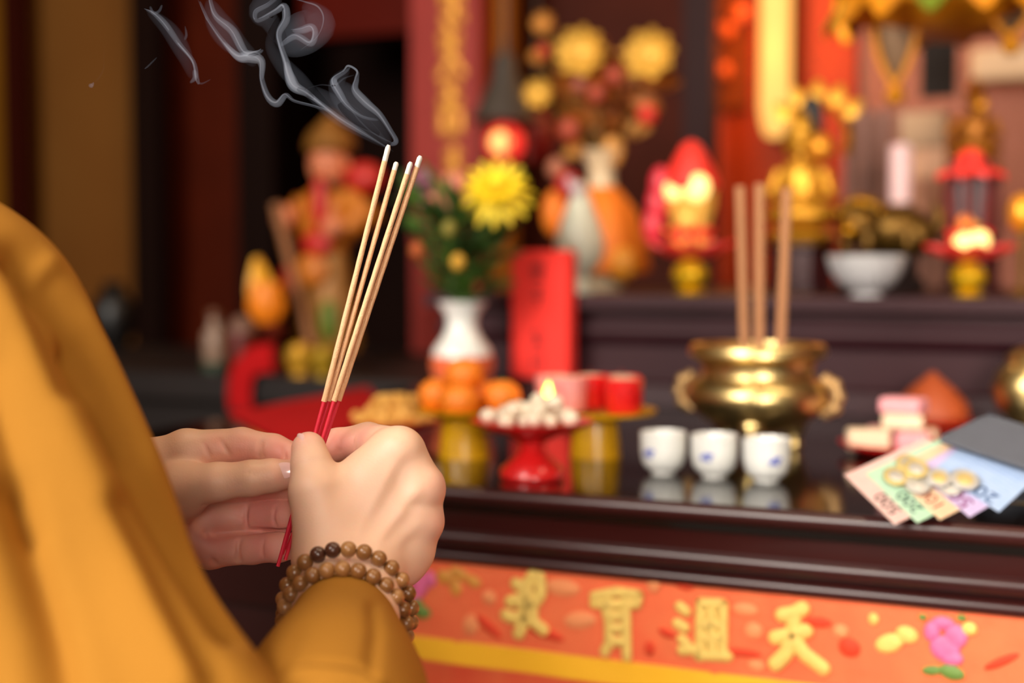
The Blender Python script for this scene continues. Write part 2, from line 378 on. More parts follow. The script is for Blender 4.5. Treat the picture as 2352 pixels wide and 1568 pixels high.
SHR, ELR = np.array([-262., -6, -652]), Q(640, 2150, .50)
SHL, ELL, WRL = np.array([-545., 5, -800]), np.array([-420., -200, -850]), Q(150, 1230, .76)
def trunk(P):
    c = (SHR + SHL) / 2; d = cone(P, SHR, SHL, 46, 46)
    ax = (SHL - SHR) / np.linalg.norm(SHL - SHR)
    for t, r, y in ((60, 78, -60), (60, 82, -200), (55, 84, -340)):
        d = smin(d, cone(P, c - ax * t + [0, y, 0], c + ax * t + [0, y, 0], r, r), 60)
    d = smin(d, chain(P, [(SHR, 40), (Q(-130, 780, .645), 40), (Q(42, 1188, .583), 39), (Q(180, 1504, .557), 37), (Q(400, 1865, .522), 37), (ELR, 35)], 10), 25); d = smin(d, cone(P, ELR, Q(755, 1800, .57), 36, 30), 10)
    d = smin(d, cone(P, SHL, ELL, 44, 36), 25); d = smin(d, cone(P, ELL, Q(-200, 1480, .80), 36, 29), 10); 
    d = smin(d, cone(P, c + [5, 10, 0], c + [12, 110, -8], 50, 46), 20)
    fwd = np.array([.51, 0, -.86]); hd = c + np.array([20, 190, -18])
    q = P - hd; u = q @ fwd; s_ = q @ ax; v = q[..., 1]
    d = smin(d, (np.sqrt((u / 94) ** 2 + (s_ / 74) ** 2 + (v / 108) ** 2) - 1) * 74, 14)
    d = smin(d, cone(P, hd + fwd * 45 + [0, -55, 0], hd + fwd * 62 + [0, -78, 0], 40, 26), 18)     # jaw
    d = smin(d, cone(P, hd + fwd * 92 + [0, 8, 0], hd + fwd * 106 + [0, -28, 0], 7, 13), 8)          # nose
    d = smin(d, cone(P, hd + fwd * 92 - ax * 18 + [0, -52, 0], hd + fwd * 92 + ax * 18 + [0, -52, 0], 7, 7), 6)
    for s in (-1, 1):
        d = smin(d, cone(P, hd + ax * s * 76 + [0, 12, 0], hd + ax * s * 74 + [0, -28, 0], 11, 8), 5)
        e, _ = seg(P, hd + fwd * 88 + ax * s * 32 + [0, 12, 0], hd + fwd * 88 + ax * s * 32 + [0, 12, 0]); d = d + 7 * np.exp(-(e / 14) ** 2)
    return d

vv, ff, nb = [], [], 0
def camverts(v): return [tuple(cam2w(*(p / 1000.))) for p in v]
for fn, lo, hi, h in ((right_hand, None, None, .8), (left_hand, None, None, .8), (trunk, None, None, 5.)):
    if fn is right_hand: lo, hi = (-142, -185, -800), (-20, -38, -608)
    elif fn is left_hand: lo, hi = (-330, -170, -792), (-95, -36, -706)
    else: lo, hi = (-650, -460, -960), (-20, 330, -440)
    if fn is right_hand: hi = (-18, -38, -632)
    v, f = field_mesh(fn, lo, hi, h)
    if fn is not trunk: BOX = (v.min(0), v.max(0)); print(fn.__name__, BOX, len(v))
    vv.append(v); ff.append(f + nb); nb += len(v)
vall = np.concatenate(vv); fall = np.concatenate(ff)
person = thing('person', 'worshipper in an ochre robe holding lit incense sticks in both hands before the altar', 'person', tuple(cam2w(-.40, 0, -.71).xy) + (0,))
me = bpy.data.meshes.new('body'); wv = np.array(camverts(vall)) - np.array(person.location)
me.from_pydata(wv.tolist(), [], fall.tolist()); me.update(); me.shade_smooth()
# flushed skin at fingertips, knuckles and palm
fl = np.zeros(len(vall)); 
for x, y, z, s, a in ((640, 1030, 14, 12, .7), (690, 1000, -2, 9, .5), (650, 1090, 0, 9, .35), (560, 1030, 16, 14, .55), (500, 1020, 14, 10, .45), (775, 1015, 20, 13, .75), (820, 1000, 16, 12, .5), (600, 1180, 26, 24, .9), (600, 1258, 20, 22, .8), (500, 1240, 24, 22, .75), (470, 1180, 22, 14, .6),
                      (1000, 1120, -4, 9, .35), (1000, 1198, -4, 9, .35), (690, 1010, -6, 6, .3)):
    fl = np.maximum(fl, a * np.exp(-(np.linalg.norm(vall - hp(x, y, z), axis=1) / s) ** 2))
at = me.attributes.new('flush', 'FLOAT', 'POINT'); at.data.foreach_set('value', fl.astype(np.float32))
sk = bpy.data.materials.new('skin'); sk.use_nodes = True; nt = sk.node_tree; b = nt.nodes['Principled BSDF']
an = nt.nodes.new('ShaderNodeAttribute'); an.attribute_name = 'flush'
tc = nt.nodes.new('ShaderNodeTexCoord'); nz = nt.nodes.new('ShaderNodeTexNoise'); nz.inputs['Scale'].default_value = 90; nz.inputs['Detail'].default_value = 4; nt.links.new(tc.outputs['Object'], nz.inputs['Vector'])
m1 = nt.nodes.new('ShaderNodeMix'); m1.data_type = 'RGBA'; m1.inputs[6].default_value = (*lin('deb294'), 1); m1.inputs[7].default_value = (*lin('e4ba9e'), 1); nt.links.new(nz.outputs['Fac'], m1.inputs[0])
m2 = nt.nodes.new('ShaderNodeMix'); m2.data_type = 'RGBA'; m2.inputs[7].default_value = (*lin('e08c84'), 1); nt.links.new(m1.outputs[2], m2.inputs[6]); nt.links.new(an.outputs['Fac'], m2.inputs[0]); nt.links.new(m2.outputs[2], b.inputs['Base Color'])
b.inputs['Roughness'].default_value = .48; b.inputs['Subsurface Weight'].default_value = .25; b.inputs['Subsurface Radius'].default_value = (1, .3, .15); b.inputs['Subsurface Scale'].default_value = .004
n2 = nt.nodes.new('ShaderNodeTexVoronoi'); n2.inputs['Scale'].default_value = 900; nt.links.new(tc.outputs['Object'], n2.inputs['Vector'])
bp = nt.nodes.new('ShaderNodeBump'); bp.inputs['Strength'].default_value = .12; bp.inputs['Distance'].default_value = .0004; nt.links.new(n2.outputs['Distance'], bp.inputs['Height']); nt.links.new(bp.outputs['Normal'], b.inputs['Normal'])
me.materials.append(sk)
body = bpy.data.objects.new('body', me); COL.objects.link(body); body.parent = person
NAIL = mat('nail', 'f0c4bc', .18, var=.05, coat=.5)
def nail(name, c, axis, nrm, L, Wd, r, label):       # a curved plate lying on a fingertip; mm, camera frame
    ax = Vector(axis).normalized(); n_ = Vector(nrm); n_ = (n_ - ax * n_.dot(ax)).normalized(); sd = ax.cross(n_); c = Vector(c); g = G(); vs = []; fs = []; nu, nw = 9, 9
    for side in (0, 1):
        for i in range(nu):
            t = (i / (nu - 1) - .5) * 2
            for j in range(nw):
                q = (j / (nw - 1) - .5) * 2; e = (1 - abs(t) ** 3.2 * .45) if t < 0 else (1 - abs(t) ** 4 * .35)
                ang = q * e * Wd / 2 / r
                vs.append(c + ax * (t * L / 2 * (1 - .12 * q * q)) + sd * (math.sin(ang) * r) + n_ * ((math.cos(ang) - 1) * r + (.35 if side else -.5) - .25 * t * t))
    o = nu * nw
    for i in range(nu - 1):
        for j in range(nw - 1):
            a = i * nw + j; fs += [(a, a + 1, a + nw + 1, a + nw), (o + a, o + a + nw, o + a + nw + 1, o + a + 1)]
    rim = [j for j in range(nw)] + [i * nw + nw - 1 for i in range(1, nu)] + [(nu - 1) * nw + j for j in range(nw - 2, -1, -1)] + [i * nw for i in range(nu - 2, 0, -1)]
    for a, b2 in zip(rim, rim[1:] + rim[:1]): fs.append((a, o + a, o + b2, b2))
    g.add([cam2w(*(p / 1000.)) for p in vs], fs); ob = g.build(name, NAIL, person, True); ob['label'] = label; return ob
nail('thumbnail', hp(652, 1079, -1.4), (1, .04, -.05), (0, .25, 1), 8.2, 8.6, 7.8, 'pale pink nail of the left thumb')
nail('thumbnail', hp(686, 1014, -4.5), (-.05, 1, -.25), (-.85, .15, .55), 8.5, 8, 8.4, 'pale pink nail of the right thumb')
# hair cap
c0 = (SHR + SHL) / 2 + np.array([20, 190, -18]); fwd = np.array([.51, 0, -.86]); axx = (SHL - SHR) / np.linalg.norm(SHL - SHR)
def hair(P):
    q = P - (c0 - fwd * 6 + [0, 8, 0]); u = q @ fwd; s_ = q @ axx; v = q[..., 1]
    d = (np.sqrt((u / 101) ** 2 + (s_ / 83) ** 2 + (v / 112) ** 2) - 1) * 80
    return np.maximum(d, (u * .75 - v * .66) - 12)
v, f = field_mesh(hair, c0 - 150, c0 + 150, 5.)
hm = bpy.data.meshes.new('hair'); hm.from_pydata((np.array(camverts(v)) - np.array(person.location)).tolist(), [], f.tolist()); hm.update(); hm.shade_smooth(); hm.materials.append(mat('black_hair', '15100e', .4))
ho = bpy.data.objects.new('hair', hm); COL.objects.link(ho); ho.parent = person

# robe
ROBE = mat('ochre_cloth', 'a06c24', .85, var=.06, scale=9, bump=.25, bscale=900, spec=.12)
def catmull(pts, n):
    P = np.array(pts, float); out = []
    for i in range(len(P) - 1):
        a, b_, c_, d_ = P[max(i - 1, 0)], P[i], P[i + 1], P[min(i + 2, len(P) - 1)]
        for k in range(n):
            t = k / n; out.append(.5 * ((2 * b_) + (-a + c_) * t + (2 * a - 5 * b_ + 4 * c_ - d_) * t * t + (-a + 3 * b_ - 3 * c_ + d_) * t ** 3))
    out.append(P[-1]); return np.array(out)
def loft(g, keys, n_u, n_v, disp, close=False):     # keys: camera-frame metres (X,Y,Z,radius)
    c = catmull(keys, n_u); N = len(c); pts = [Vector(p[:3]) for p in c]; base = []; nrm = []; U = []; A = []; fs = []; up = Vector((0, 0, 1))
    for k, p in enumerate(pts):
        t = (pts[min(k + 1, N - 1)] - pts[max(k - 1, 0)]).normalized()
        u_ = (up - t * up.dot(t)).normalized(); sd = u_.cross(t)      # u_ towards the camera, sd to the picture's side
        for i in range(n_v):
            a = 2 * math.pi * i / n_v; n_ = sd * math.sin(a) + u_ * math.cos(a)
            base.append(p + n_ * c[k, 3]); nrm.append(n_); U.append(k / (N - 1)); A.append(a)
    base = np.array(base); nrm = np.array(nrm); d = disp(np.array(U), np.array(A), base)
    vs = [cam2w(*q) for q in base + nrm * np.asarray(d)[:, None]]
    for k in range(N - 1):
        for i in range(n_v):
            j = (i + 1) % n_v; fs.append((k * n_v + i, k * n_v + j, (k + 1) * n_v + j, (k + 1) * n_v + i))
    if close: fs.append(tuple(range(n_v - 1, -1, -1)))
    g.add(vs, fs)
def q4(px, py, d, r): return (*(Q(px, py, d) / 1000.), r)
def proj(q): return np.stack([W / 2 + q[:, 0] / -q[:, 2] * F, H / 2 - q[:, 1] / -q[:, 2] * F], 1)
def sdist(p, poly):                                 # distance of many picture points to a polyline
    P = np.asarray(p, float); best = np.full(len(P), 1e9)
    for a, b_ in zip(poly, poly[1:]):
        a = np.array(a, float); ab = np.array(b_, float) - a; t = np.clip((P - a) @ ab / (ab @ ab), 0, 1)
        best = np.minimum(best, np.linalg.norm(P - a - t[:, None] * ab, axis=1))
    return best
# folds of the cloth: valleys (positive depth) and ridges lying along the sleeve
FOLDS = [([(40, 600), (130, 650), (215, 745), (285, 880), (330, 1000)], .010, 42), ([(185, 800), (260, 960), (340, 1130), (430, 1290), (520, 1440)], .007, 40),
         ([(-20, 640), (60, 760), (150, 980), (240, 1180), (330, 1390), (420, 1568)], -.006, 60), ([(20, 1130), (70, 1290), (110, 1450), (130, 1600)], .007, 48),
         ([(120, 610), (210, 690), (270, 800)], -.005, 30), ([(70, 690), (110, 800), (150, 900)], .004, 34), ([(270, 1180), (380, 1400), (470, 1560)], .004, 34), ([(-30, 850), (30, 1050), (60, 1200)], .004, 40)]
def upper_disp(u, a, q):
    d = .0025 * np.sin(3 * a + 5 * u) + .0015 * np.sin(5 * a - 7 * u + 1); p = proj(q); m = np.clip((np.cos(a) + .2) * 4, 0, 1)
    for poly, dep, wd in FOLDS: d = d - m * 1.4 * dep * np.exp(-(sdist(p, poly) / wd) ** 2)
    return d
CUFF = [(648, 1560), (680, 1533), (720, 1530), (780, 1535), (822, 1542), (865, 1566)]
def fore_disp(u, a, q):
    p = proj(q); m = (np.cos(a) > -.1) * 1.; below = p[:, 1] - np.interp(p[:, 0], [c[0] for c in CUFF], [c[1] for c in CUFF])
    d = -.011 * np.exp(-(sdist(p, CUFF) / 9) ** 2) + .006 * np.exp(-((below - 30) / 24) ** 2) * ((p[:, 0] > 640) & (p[:, 0] < 880))
    d = d - .0018 * np.exp(-(sdist(p, [(858, 1395), (862, 1450), (852, 1530)]) / 16) ** 2) - .0012 * np.exp(-(sdist(p, [(700, 1440), (668, 1500), (650, 1560)]) / 14) ** 2)
    return d * m
g = G()
loft(g, [q4(-370, 610, .70, .030), q4(-230, 650, .66, .050), q4(-146, 738, .63, .058), q4(-84, 896, .60, .0585), q4(42, 1188, .575, .0575), q4(180, 1504, .55, .0545), q4(400, 1865, .515, .058), q4(640, 2150, .49, .055), q4(720, 2240, .485, .03)], 22, 150, upper_disp, True)
sl = g.build('sleeve', ROBE, None, False, ang=180)
g = G()
loft(g, [q4(788, 1405, .697, .0185), q4(789, 1412, .694, .0232), q4(788, 1425, .688, .0245), q4(786, 1470, .665, .0285), q4(780, 1530, .640, .0345), q4(765, 1640, .595, .042), q4(725, 1850, .54, .05), q4(640, 2150, .49, .054), q4(600, 2240, .48, .03)], 16, 140, fore_disp)
fo = g.build('sleeve', ROBE, None, False, ang=180)
def torso():
    g = G(); vs = []; fs = []; C0 = cam2w(*((SHR + SHL) / 2000.)); axw = (cam2w(*(SHL / 1000.)) - cam2w(*(SHR / 1000.))); axw.z = 0; axw.normalize(); fw = axw.cross(Vector((0, 0, 1))); n = 72
    prof = [(.055, .055, .085), (.075, .07, .06), (.15, .085, .035), (.185, .098, -.01), (.19, .11, -.08), (.185, .115, -.2), (.19, .12, -.35), (.20, .13, -.55), (.215, .15, -.85), (.23, .17, -1.30 + .02)]
    pr = catmull(prof, 6)
    for k, (a_, b_, z) in enumerate(pr):
        for i in range(n):
            t = 2 * math.pi * i / n; fo_ = 1 + .02 * math.sin(9 * t + z * 3) * min(1, max(0, -z * 2))
            p = C0 + axw * (a_ * fo_ * math.cos(t)) + fw * (b_ * fo_ * math.sin(t)); vs.append((p.x, p.y, max(.012, C0.z + z)))
    for k in range(len(pr) - 1):
        for i in range(n):
            j = (i + 1) % n; fs.append((k * n + i, (k + 1) * n + i, (k + 1) * n + j, k * n + j))
    g.add(vs, fs); return g.build('robe', ROBE, person, True, ang=180)
rb = torso()
g = G()
def W4(a, r): return (*(np.array(a) / 1000.), r)
loft(g, [W4(SHL + [25, 12, 10], .03), W4(SHL, .062), W4((SHL + ELL) / 2, .062), W4(ELL + [0, -8, 0], .055), W4((ELL + WRL) / 2, .045), W4(WRL * .75 + ELL * .25, .040), W4(WRL * .82 + ELL * .18, .039)], 12, 60, lambda u, a, q: .002 * np.sin(4 * a + 6 * u))
sl2 = g.build('sleeve', ROBE, None, False, ang=180)
for s in (sl, fo, sl2):
    s.data.transform(Matrix.Translation(-person.location)); s.parent = rb

# ------------------------------------------------------------------ what the hands hold and wear
def wpt(px, py, z): return V(px, py, DH + z / 1000.)
TAN = mat('incense_paste', 'e2b488', .85, var=.10, scale=300, bump=.3, bscale=1500); RED = mat('dyed_stem', 'd8203c', .55, var=.15, scale=250); ASH = mat('ash', 'ded6cc', .95, var=.15, scale=500)
STK = [((893, 333), (744, 922), 39, (638, 1300), 10.2, 'leftmost and tallest lit incense stick in the hands, with the longest white ash tip', 1.42),
       ((911, 372), (755, 921), 20, (648, 1272), 12.6, 'second lit incense stick from the left in the hands, with the shortest ash tip', 1.36),
       ((944, 372), (767, 921), 30, (655, 1285), 10.0, 'third lit incense stick in the hands, its tip just left of the rightmost one', 1.40),
       ((966, 358), (778, 920), 28, (660, 1262), 12.8, 'rightmost lit incense stick in the hands, leaning furthest right', 1.46)]
for tip, low, ash, end, z, lab, r in STK:
    a, b_, e = wpt(*tip, z + 2), wpt(*low, z), wpt(*end, z)
    t_ = (b_ - a).normalized(); L = (b_ - a).length; la = ash / F * DH
    th = thing('incense_stick', lab, 'incense', tuple(e), group='lit incense sticks in the hands')
    n = 24
    g = G(); pts = [a + (b_ - a) * (la / L + (1 - la / L) * i / n) for i in range(n + 1)]
    g.tube(pts, [r / 1000 * (1 + .04 * math.sin(i * 2.1)) for i in range(n + 1)], 12); g.build('coating', TAN, th, True)
    g = G(); g.tube([a + (b_ - a) * (la / L * i / 5) for i in range(6)], [r / 1000 * k for k in (.6, .98, 1.02, .96, 1.0, .97)], 12); g.build('ash_tip', ASH, th, True)
    # the stem runs on from the coating and bends slightly where it is pinched
    g = G(); g.tube([b_ - t_ * .004, b_, b_ * .6 + e * .4, e], .00098, 10); g.build('stem', RED, th, True)
# double-wrapped wooden bead bracelet
WB = [mat('bead_wood_%d' % i, c, .3, var=.25, scale=260, coat=.3) for i, c in enumerate(('8a5c30', '74481f', '4c2a1c', 'a07040'))]
brace = thing('prayer_bracelet', 'double strand of round brown wooden prayer beads around the right wrist', 'bracelet', tuple(V(797, 1400, .70)))
bead = None
cord = mat('bead_cord', '3a2012', .8)
for px, py, d, rad, n, ph, tilt, sx in ((798, 1402, .702, .0362, 26, .30, -.42, .875), (792, 1436, .690, .0332, 25, .1, -.46, .90)):
    c = V(px, py, d); pts = []
    for i in range(n):
        a = 2 * math.pi * (i + ph) / n
        p = c + RT * (rad * sx * math.sin(a)) + (UP * .9 + FW * tilt) * (rad * math.cos(a)); pts.append(p)
        k = 2 if (n == 26 and i in (24, 25)) else (0 if (i * 7) % 5 else 1) if i % 4 else 3
        if bead is None:
            g = G(); g.lathe([(.0007, -.0038), (.0016, -.0036)] + [(.0040 * math.cos(x), .0040 * math.sin(x)) for x in [R(-58 + 116 * j / 10) for j in range(11)]] + [(.0016, .0036), (.0007, .0038)], n=20)
            bead = g.build('bead', WB[k], brace); o = bead
        else: o = bead.copy(); COL.objects.link(o); o.parent = brace
        if o is not bead and o.material_slots[0].material is not WB[k]:
            o.material_slots[0].link = 'OBJECT'; o.material_slots[0].material = WB[k]
        tn = RT * (sx * math.cos(a)) - (UP * .9 + FW * tilt) * math.sin(a)
        o.location = p - brace.location; o.rotation_euler = tn.to_track_quat('Z', 'Y').to_euler()
    g = G(); g.tube(pts + [pts[0]], .0006, 6, cap=False); g.build('cord', cord, brace, True)
# ------------------------------------------------------------------ what stands on the altar table
GOLD = mat('polished_brass', 'dcc080', .33, 1., var=.10, scale=20); GOLDD = mat('old_gold', 'b07a1e', .38, 1., var=.3, scale=40, bump=.4, bscale=120)
GILT = mat('gilt_paint', 'd89a28', .38, .55, var=.25, scale=40); BRZ = mat('dark_bronze', '6a4c1c', .42, .8, var=.4, scale=50)
PORC = mat('white_porcelain', 'e4e4de', .16, var=.04, coat=.3); REDP = mat('red_plastic', 'd81c1c', .28, var=.1, coat=.3); YELP = mat('yellow_plastic', 'd29a08', .35, var=.1, coat=.2)
BLUE = mat('cobalt_glaze', '6470b8', .3); REDPAP = mat('red_paper', 'f83c34', .75, var=.06, spec=.2); INK = mat('ink', '7a1412', .7, var=.1)
ORNG = mat('orange_peel', 'f0821c', .42, var=.12, scale=60, bump=.5, bscale=500); REDCL = mat('red_cloth', 'a80c10', .85, var=.12, spec=.15)
def place(px, py, z):
    p = onz(px, py, z); return p, depth(p) / F
def at(px, y, z):
    p = colz(px, y, z); return p, depth(p) / F
def lat(name, prof, m, parent, s=1., c=(0, 0, 0), n=32, **k):
    g = G(); g.lathe([(r * s, z * s) for r, z in prof], tuple(x * s for x in c), n, **k); return g.build(name, m, parent)
def blob(name, c, r, m, parent, s=1., n=16, rot=None):
    g = G(); g.ball(tuple(x * s for x in c), tuple(x * s for x in r) if hasattr(r, '__len__') else r * s, n, rot); return g.build(name, m, parent)

# three white tea cups
cups = None
for px, py, lab, ph in ((1523, 1092, 'white porcelain tea cup with blue mark, leftmost of the three in the row', -1.95), (1640, 1100, 'white porcelain tea cup with blue mark, middle one of the three', -1.62), (1760, 1110, 'white porcelain tea cup with blue mark, rightmost and beside the banknotes', -.95)):
    p, s = place(px, py - 6, ZT)
    if cups is None:
        cups = thing('tea_cup', lab, 'cup', p, 0, 'white tea cups in front of the incense burner')
        prof = [(0, 0), (27, 0), (28, 6), (38, 11), (48, 26), (52, 50), (53, 95), (51, 96), (49.5, 92), (48.5, 60), (44, 34), (28, 20), (0, 18)]
        lat('bowl', prof, PORC, cups, s); s0 = s
        g = G(); g.lathe([(48 * s, 82 * s), (0, 82.5 * s)]); g.build('tea', mat('tea', '5a3a10', .08), cups)
        g = G()
        for dx, dz, r in ((0, 52, 10), (-.16, 48, 8), (.2, 55, 7), (.1, 44, 6)):
            g.ball((51.5 * s * math.cos(ph + dx), 51.5 * s * math.sin(ph + dx), dz * s), (r * s, 1.6 * s, r * .8 * s), 10, Matrix.Rotation(ph + dx + math.pi / 2, 3, 'Z'))
        g.build('blue_mark', BLUE, cups); ph0 = ph
    else: dup(cups, p, ph - ph0, lab)

# brass incense burner with sand and three standing sticks
p, s = place(1738, 1030, ZT); BUR = p
t = thing('incense_burner', 'big polished brass incense burner with wide rim and two side handles behind the tea cups', 'incense burner', p)
prof = [(0, 42), (60, 40), (95, 52), (140, 82), (160, 110), (163, 130), (152, 152), (130, 168), (126, 186), (132, 202), (150, 212), (151, 234), (146, 238), (130, 232), (126, 218), (0, 212)]
lat('bowl', prof, GOLD, t, s, n=64)
g = G(); g.lathe([(149 * s, 211 * s), (156 * s, 217 * s), (156 * s, 232 * s), (150 * s, 240 * s), (132 * s, 240 * s), (129 * s, 230 * s)], n=64); g.build('rim', GOLD, t)
lat('ash_sand', [(129, 222), (80, 229), (0, 232)], mat('burner_ash', '8a7a6a', .95, var=.3, scale=300), t, s)
for sx in (-1, 1):
    g = G(); pts = [(sx * (150 + 34 * math.sin(math.pi * k / 12) ** .8) * s, 0, (84 + 84 * k / 12) * s) for k in range(13)]
    g.tube(pts, [14 * s] * 13, 12)
    for k in range(3): g.ball((sx * (186 - 8 * abs(k - 1)) * s, 0, (100 + 26 * k) * s), 16 * s, 12)
    g.build('handle', mat('handle_brass', 'b89464', .45, .8, var=.3, scale=60), t)
for k in range(3):
    a = R(-90 + 8 + 120 * k); c = Vector((math.cos(a) * 92 * s, math.sin(a) * 92 * s, 0))
    g = G(); g.lathe([(15 * s, 0), (20 * s, 5 * s), (16 * s, 18 * s), (20 * s, 38 * s), (34 * s, 62 * s), (30 * s, 78 * s)], c, 18); g.ball(c + Vector((math.cos(a) * 10 * s, math.sin(a) * 10 * s, 46 * s)), 19 * s, 12); g.build('leg', GOLD, t)
zr = p.z + 226 * s
for px, top, lab, off in ((1708, 428, 'leftmost of three tan incense sticks standing in the brass burner', -.012), (1742, 422, 'middle one of three tan incense sticks standing in the brass burner', -.03), (1796, 432, 'rightmost of three tan incense sticks standing in the brass burner, tilting right', -.02)):
    ya = p.y + off; pb = {1708: 1712, 1742: 1744, 1796: 1791}[px]; b0 = colz(pb, ya, zr - .015); tp = ony(px if px != 1796 else 1808, top, ya)
    if px == 1708: tp = ony(1700, top, ya)
    if px == 1742: tp = ony(1745, top, ya)
    st = thing('incense_stick', lab, 'incense', b0, group='incense sticks in the brass burner')
    d = tp - b0
    g = G(); g.tube([b0, b0 + d * .12], .0032, 10); g.build('stem', RED, st, True)
    g = G(); g.tube([b0 + d * (.10 + .9 * k / 10) for k in range(11)], .0048, 12); g.build('coating', mat('incense_paste_dull', 'b07a52', .85, scale=200), st, True)

# red pedestal dish of white sweets
def pedestal(name, label, px, py, m, prof, foot, group=None):
    p, s = place(px, py, ZT); t = thing(name, label, 'dish', p, 0, group)
    lat('plate', prof, m, t, s, n=40); lat('foot', foot, m, t, s, n=32); return t, p, s
t, p, s = pedestal('pedestal_dish', 'red plastic pedestal dish holding white sweets, left of the tea cups', 1222, 1098, REDP,
                   [(0, 96), (45, 96), (105, 112), (140, 130), (142, 134), (136, 134), (100, 120), (0, 106)], [(0, 0), (70, 0), (75, 8), (72, 24), (42, 50), (28, 66), (30, 84), (58, 98), (0, 100)])
SW = mat('white_sweet', 'e6d8c0', .6, var=.08, scale=80); sw = None
for k in range(22):
    a = k * 2.399; r = 112 * math.sqrt((k % 15 + .3) / 15) if k < 15 else 55 * math.sqrt((k - 14.5) / 7)
    z = 140 if k < 15 else 164 + 16 * (k >= 18) * (k % 2)
    loc = (p.x + r * s * math.cos(a), p.y + r * s * math.sin(a) * .9, p.z + (z - 10 + (8 if r > 80 else 0)) * s)
    if sw is None:
        g = G(); g.ball((0, 0, 6 * s), (22 * s, 20 * s, 18 * s), 12); sw = solo(g.build('white_sweet', SW), 'small white sweet heaped on the red pedestal dish', 'sweet', 'white sweets on the red dish'); sw.location = loc
    else: o = dup(sw, loc, a)
# yellow pedestal with mandarins, at the left
t, p, s = pedestal('pedestal_dish', 'yellow plastic pedestal dish holding mandarins in front of the porcelain vase', 1066, 1050, YELP,
                   [(0, 92), (60, 92), (112, 108), (114, 114), (58, 102), (0, 101)], [(0, 0), (58, 0), (54, 40), (50, 80), (58, 95), (0, 95)])
mo = None
for dx, dy, dz, lab in ((-78, 15, 122, 'orange mandarin at the left of the yellow dish, touching the peanuts in view'), (18, -58, 118, 'bright orange mandarin at the front of the yellow dish'), (88, 18, 124, 'orange mandarin at the right of the yellow dish below the red tablet'), (5, 55, 122, 'orange mandarin at the back of the yellow dish, against the vase'), (0, 2, 172, 'orange mandarin on top of the other mandarins')):
    loc = (p.x + dx * s, p.y + dy * s, p.z + (dz - 22) * s)
    if mo is None:
        mo = thing('mandarin', lab, 'fruit', loc, 0, 'mandarins on the yellow dish')
        g = G(); g.lathe([(0, 4 * s), (14 * s, 0), (34 * s, 12 * s), (45 * s, 36 * s), (40 * s, 60 * s), (20 * s, 76 * s), (6 * s, 76 * s), (0, 73 * s)], n=24); g.build('peel', ORNG, mo)
        g = G(); g.lathe([(6 * s, 73 * s), (4 * s, 80 * s), (0, 80 * s)], n=8); g.build('stem', mat('green_stem', '4a6a20', .6), mo)
    else: dup(mo, loc, dx * .1, lab)
# red plate of peanuts
t, p, s = pedestal('pedestal_dish', 'dark red pedestal dish heaped with golden peanuts, just above the right hand', 908, 1010, REDP,
                   [(0, 20), (60, 20), (110, 42), (113, 48), (108, 48), (58, 30), (0, 28)], [(0, 0), (52, 0), (50, 8), (36, 18), (60, 24), (0, 26)])
NUT = mat('peanut_shell', 'd8a04a', .65, var=.2, scale=60, bump=.5, bscale=250); nut = None
for k in range(64):
    lay = 0 if k < 30 else 1 if k < 50 else 2; kk = k - (0, 30, 50)[lay]; nn = (30, 20, 14)[lay]; a = kk * 2.399 + lay
    r = (92, 66, 40)[lay] * math.sqrt((kk + .5) / nn); loc = (p.x + r * s * math.cos(a), p.y + r * s * math.sin(a), p.z + (34 + 24 * lay + 10 * (lay == 0) * (r / 92) ** 2 + 8) * s)
    if nut is None:
        g = G(); g.lathe([(0, -22 * s), (9 * s, -19 * s), (13 * s, -10 * s), (10 * s, 0), (13 * s, 10 * s), (9 * s, 19 * s), (0, 22 * s)], n=12, rot=Matrix.Rotation(R(90), 3, 'Y'))
        nut = solo(g.build('peanut', NUT), 'golden peanut in the heap on the dark red dish', 'peanut', 'peanuts on the red dish'); nut.location = loc
    else:
        o = dup(nut, loc, a * 1.7); o.rotation_euler.y = .5 * math.sin(k * 3.1)
# yellow pedestal with red and white candle cups
t, p, s = pedestal('pedestal_dish', 'yellow plastic pedestal dish carrying red candle cups, left of the brass burner', 1368, 1050, YELP,
                   [(0, 92), (70, 92), (138, 104), (140, 112), (70, 102), (0, 101)], [(0, 0), (58, 0), (55, 40), (50, 80), (62, 95), (0, 95)])
RW = mat('red_white_wrapper', 'f0b8b4', .35, c2='e05a50', scale=120)
cc = None
for dx, dy, lab, c in ((-98, -10, 'pale pink and gold candle cup at the left of the yellow dish', 0), (-52, -42, 'pink candle cup at the front left of the yellow dish', 0), (-28, 34, 'red candle cup at the back of the yellow dish', 1), (78, -28, 'bright red candle cup at the front right of the yellow dish', 1), (48, 40, 'red candle cup with pale wax at the back right of the yellow dish', 1)):
    loc = (p.x + dx * s, p.y + dy * s, p.z + 101 * s + .003)
    if cc is None:
        cc = thing('candle_cup', lab, 'candle', loc, 0, 'candle cups on the yellow dish')
        g = G(); g.lathe([(0, 0), (36 * s, 0), (42 * s, 8 * s), (45 * s, 76 * s), (42 * s, 78 * s), (40 * s, 66 * s), (0, 64 * s)], n=28); cb = g.build('cup', RW, cc)
        g = G(); g.lathe([(40 * s, 66 * s), (36 * s, 76 * s), (10 * s, 80 * s), (0, 80 * s)], n=24); g.build('wax', mat('pale_wax', 'e8c4a8', .5, sss=.3), cc)
        g = G(); g.tube([(0, 0, 78 * s), (1 * s, 0, 92 * s)], 1.6 * s, 6); g.build('wick', INK, cc); r0 = cc
    else:
        r = dup(cc, loc, dx, lab)
        if c:
            for q in r.children:
                if q.name.startswith('cup'): q.material_slots[0].link = 'OBJECT'; q.material_slots[0].material = REDP
p2, s2 = p, s
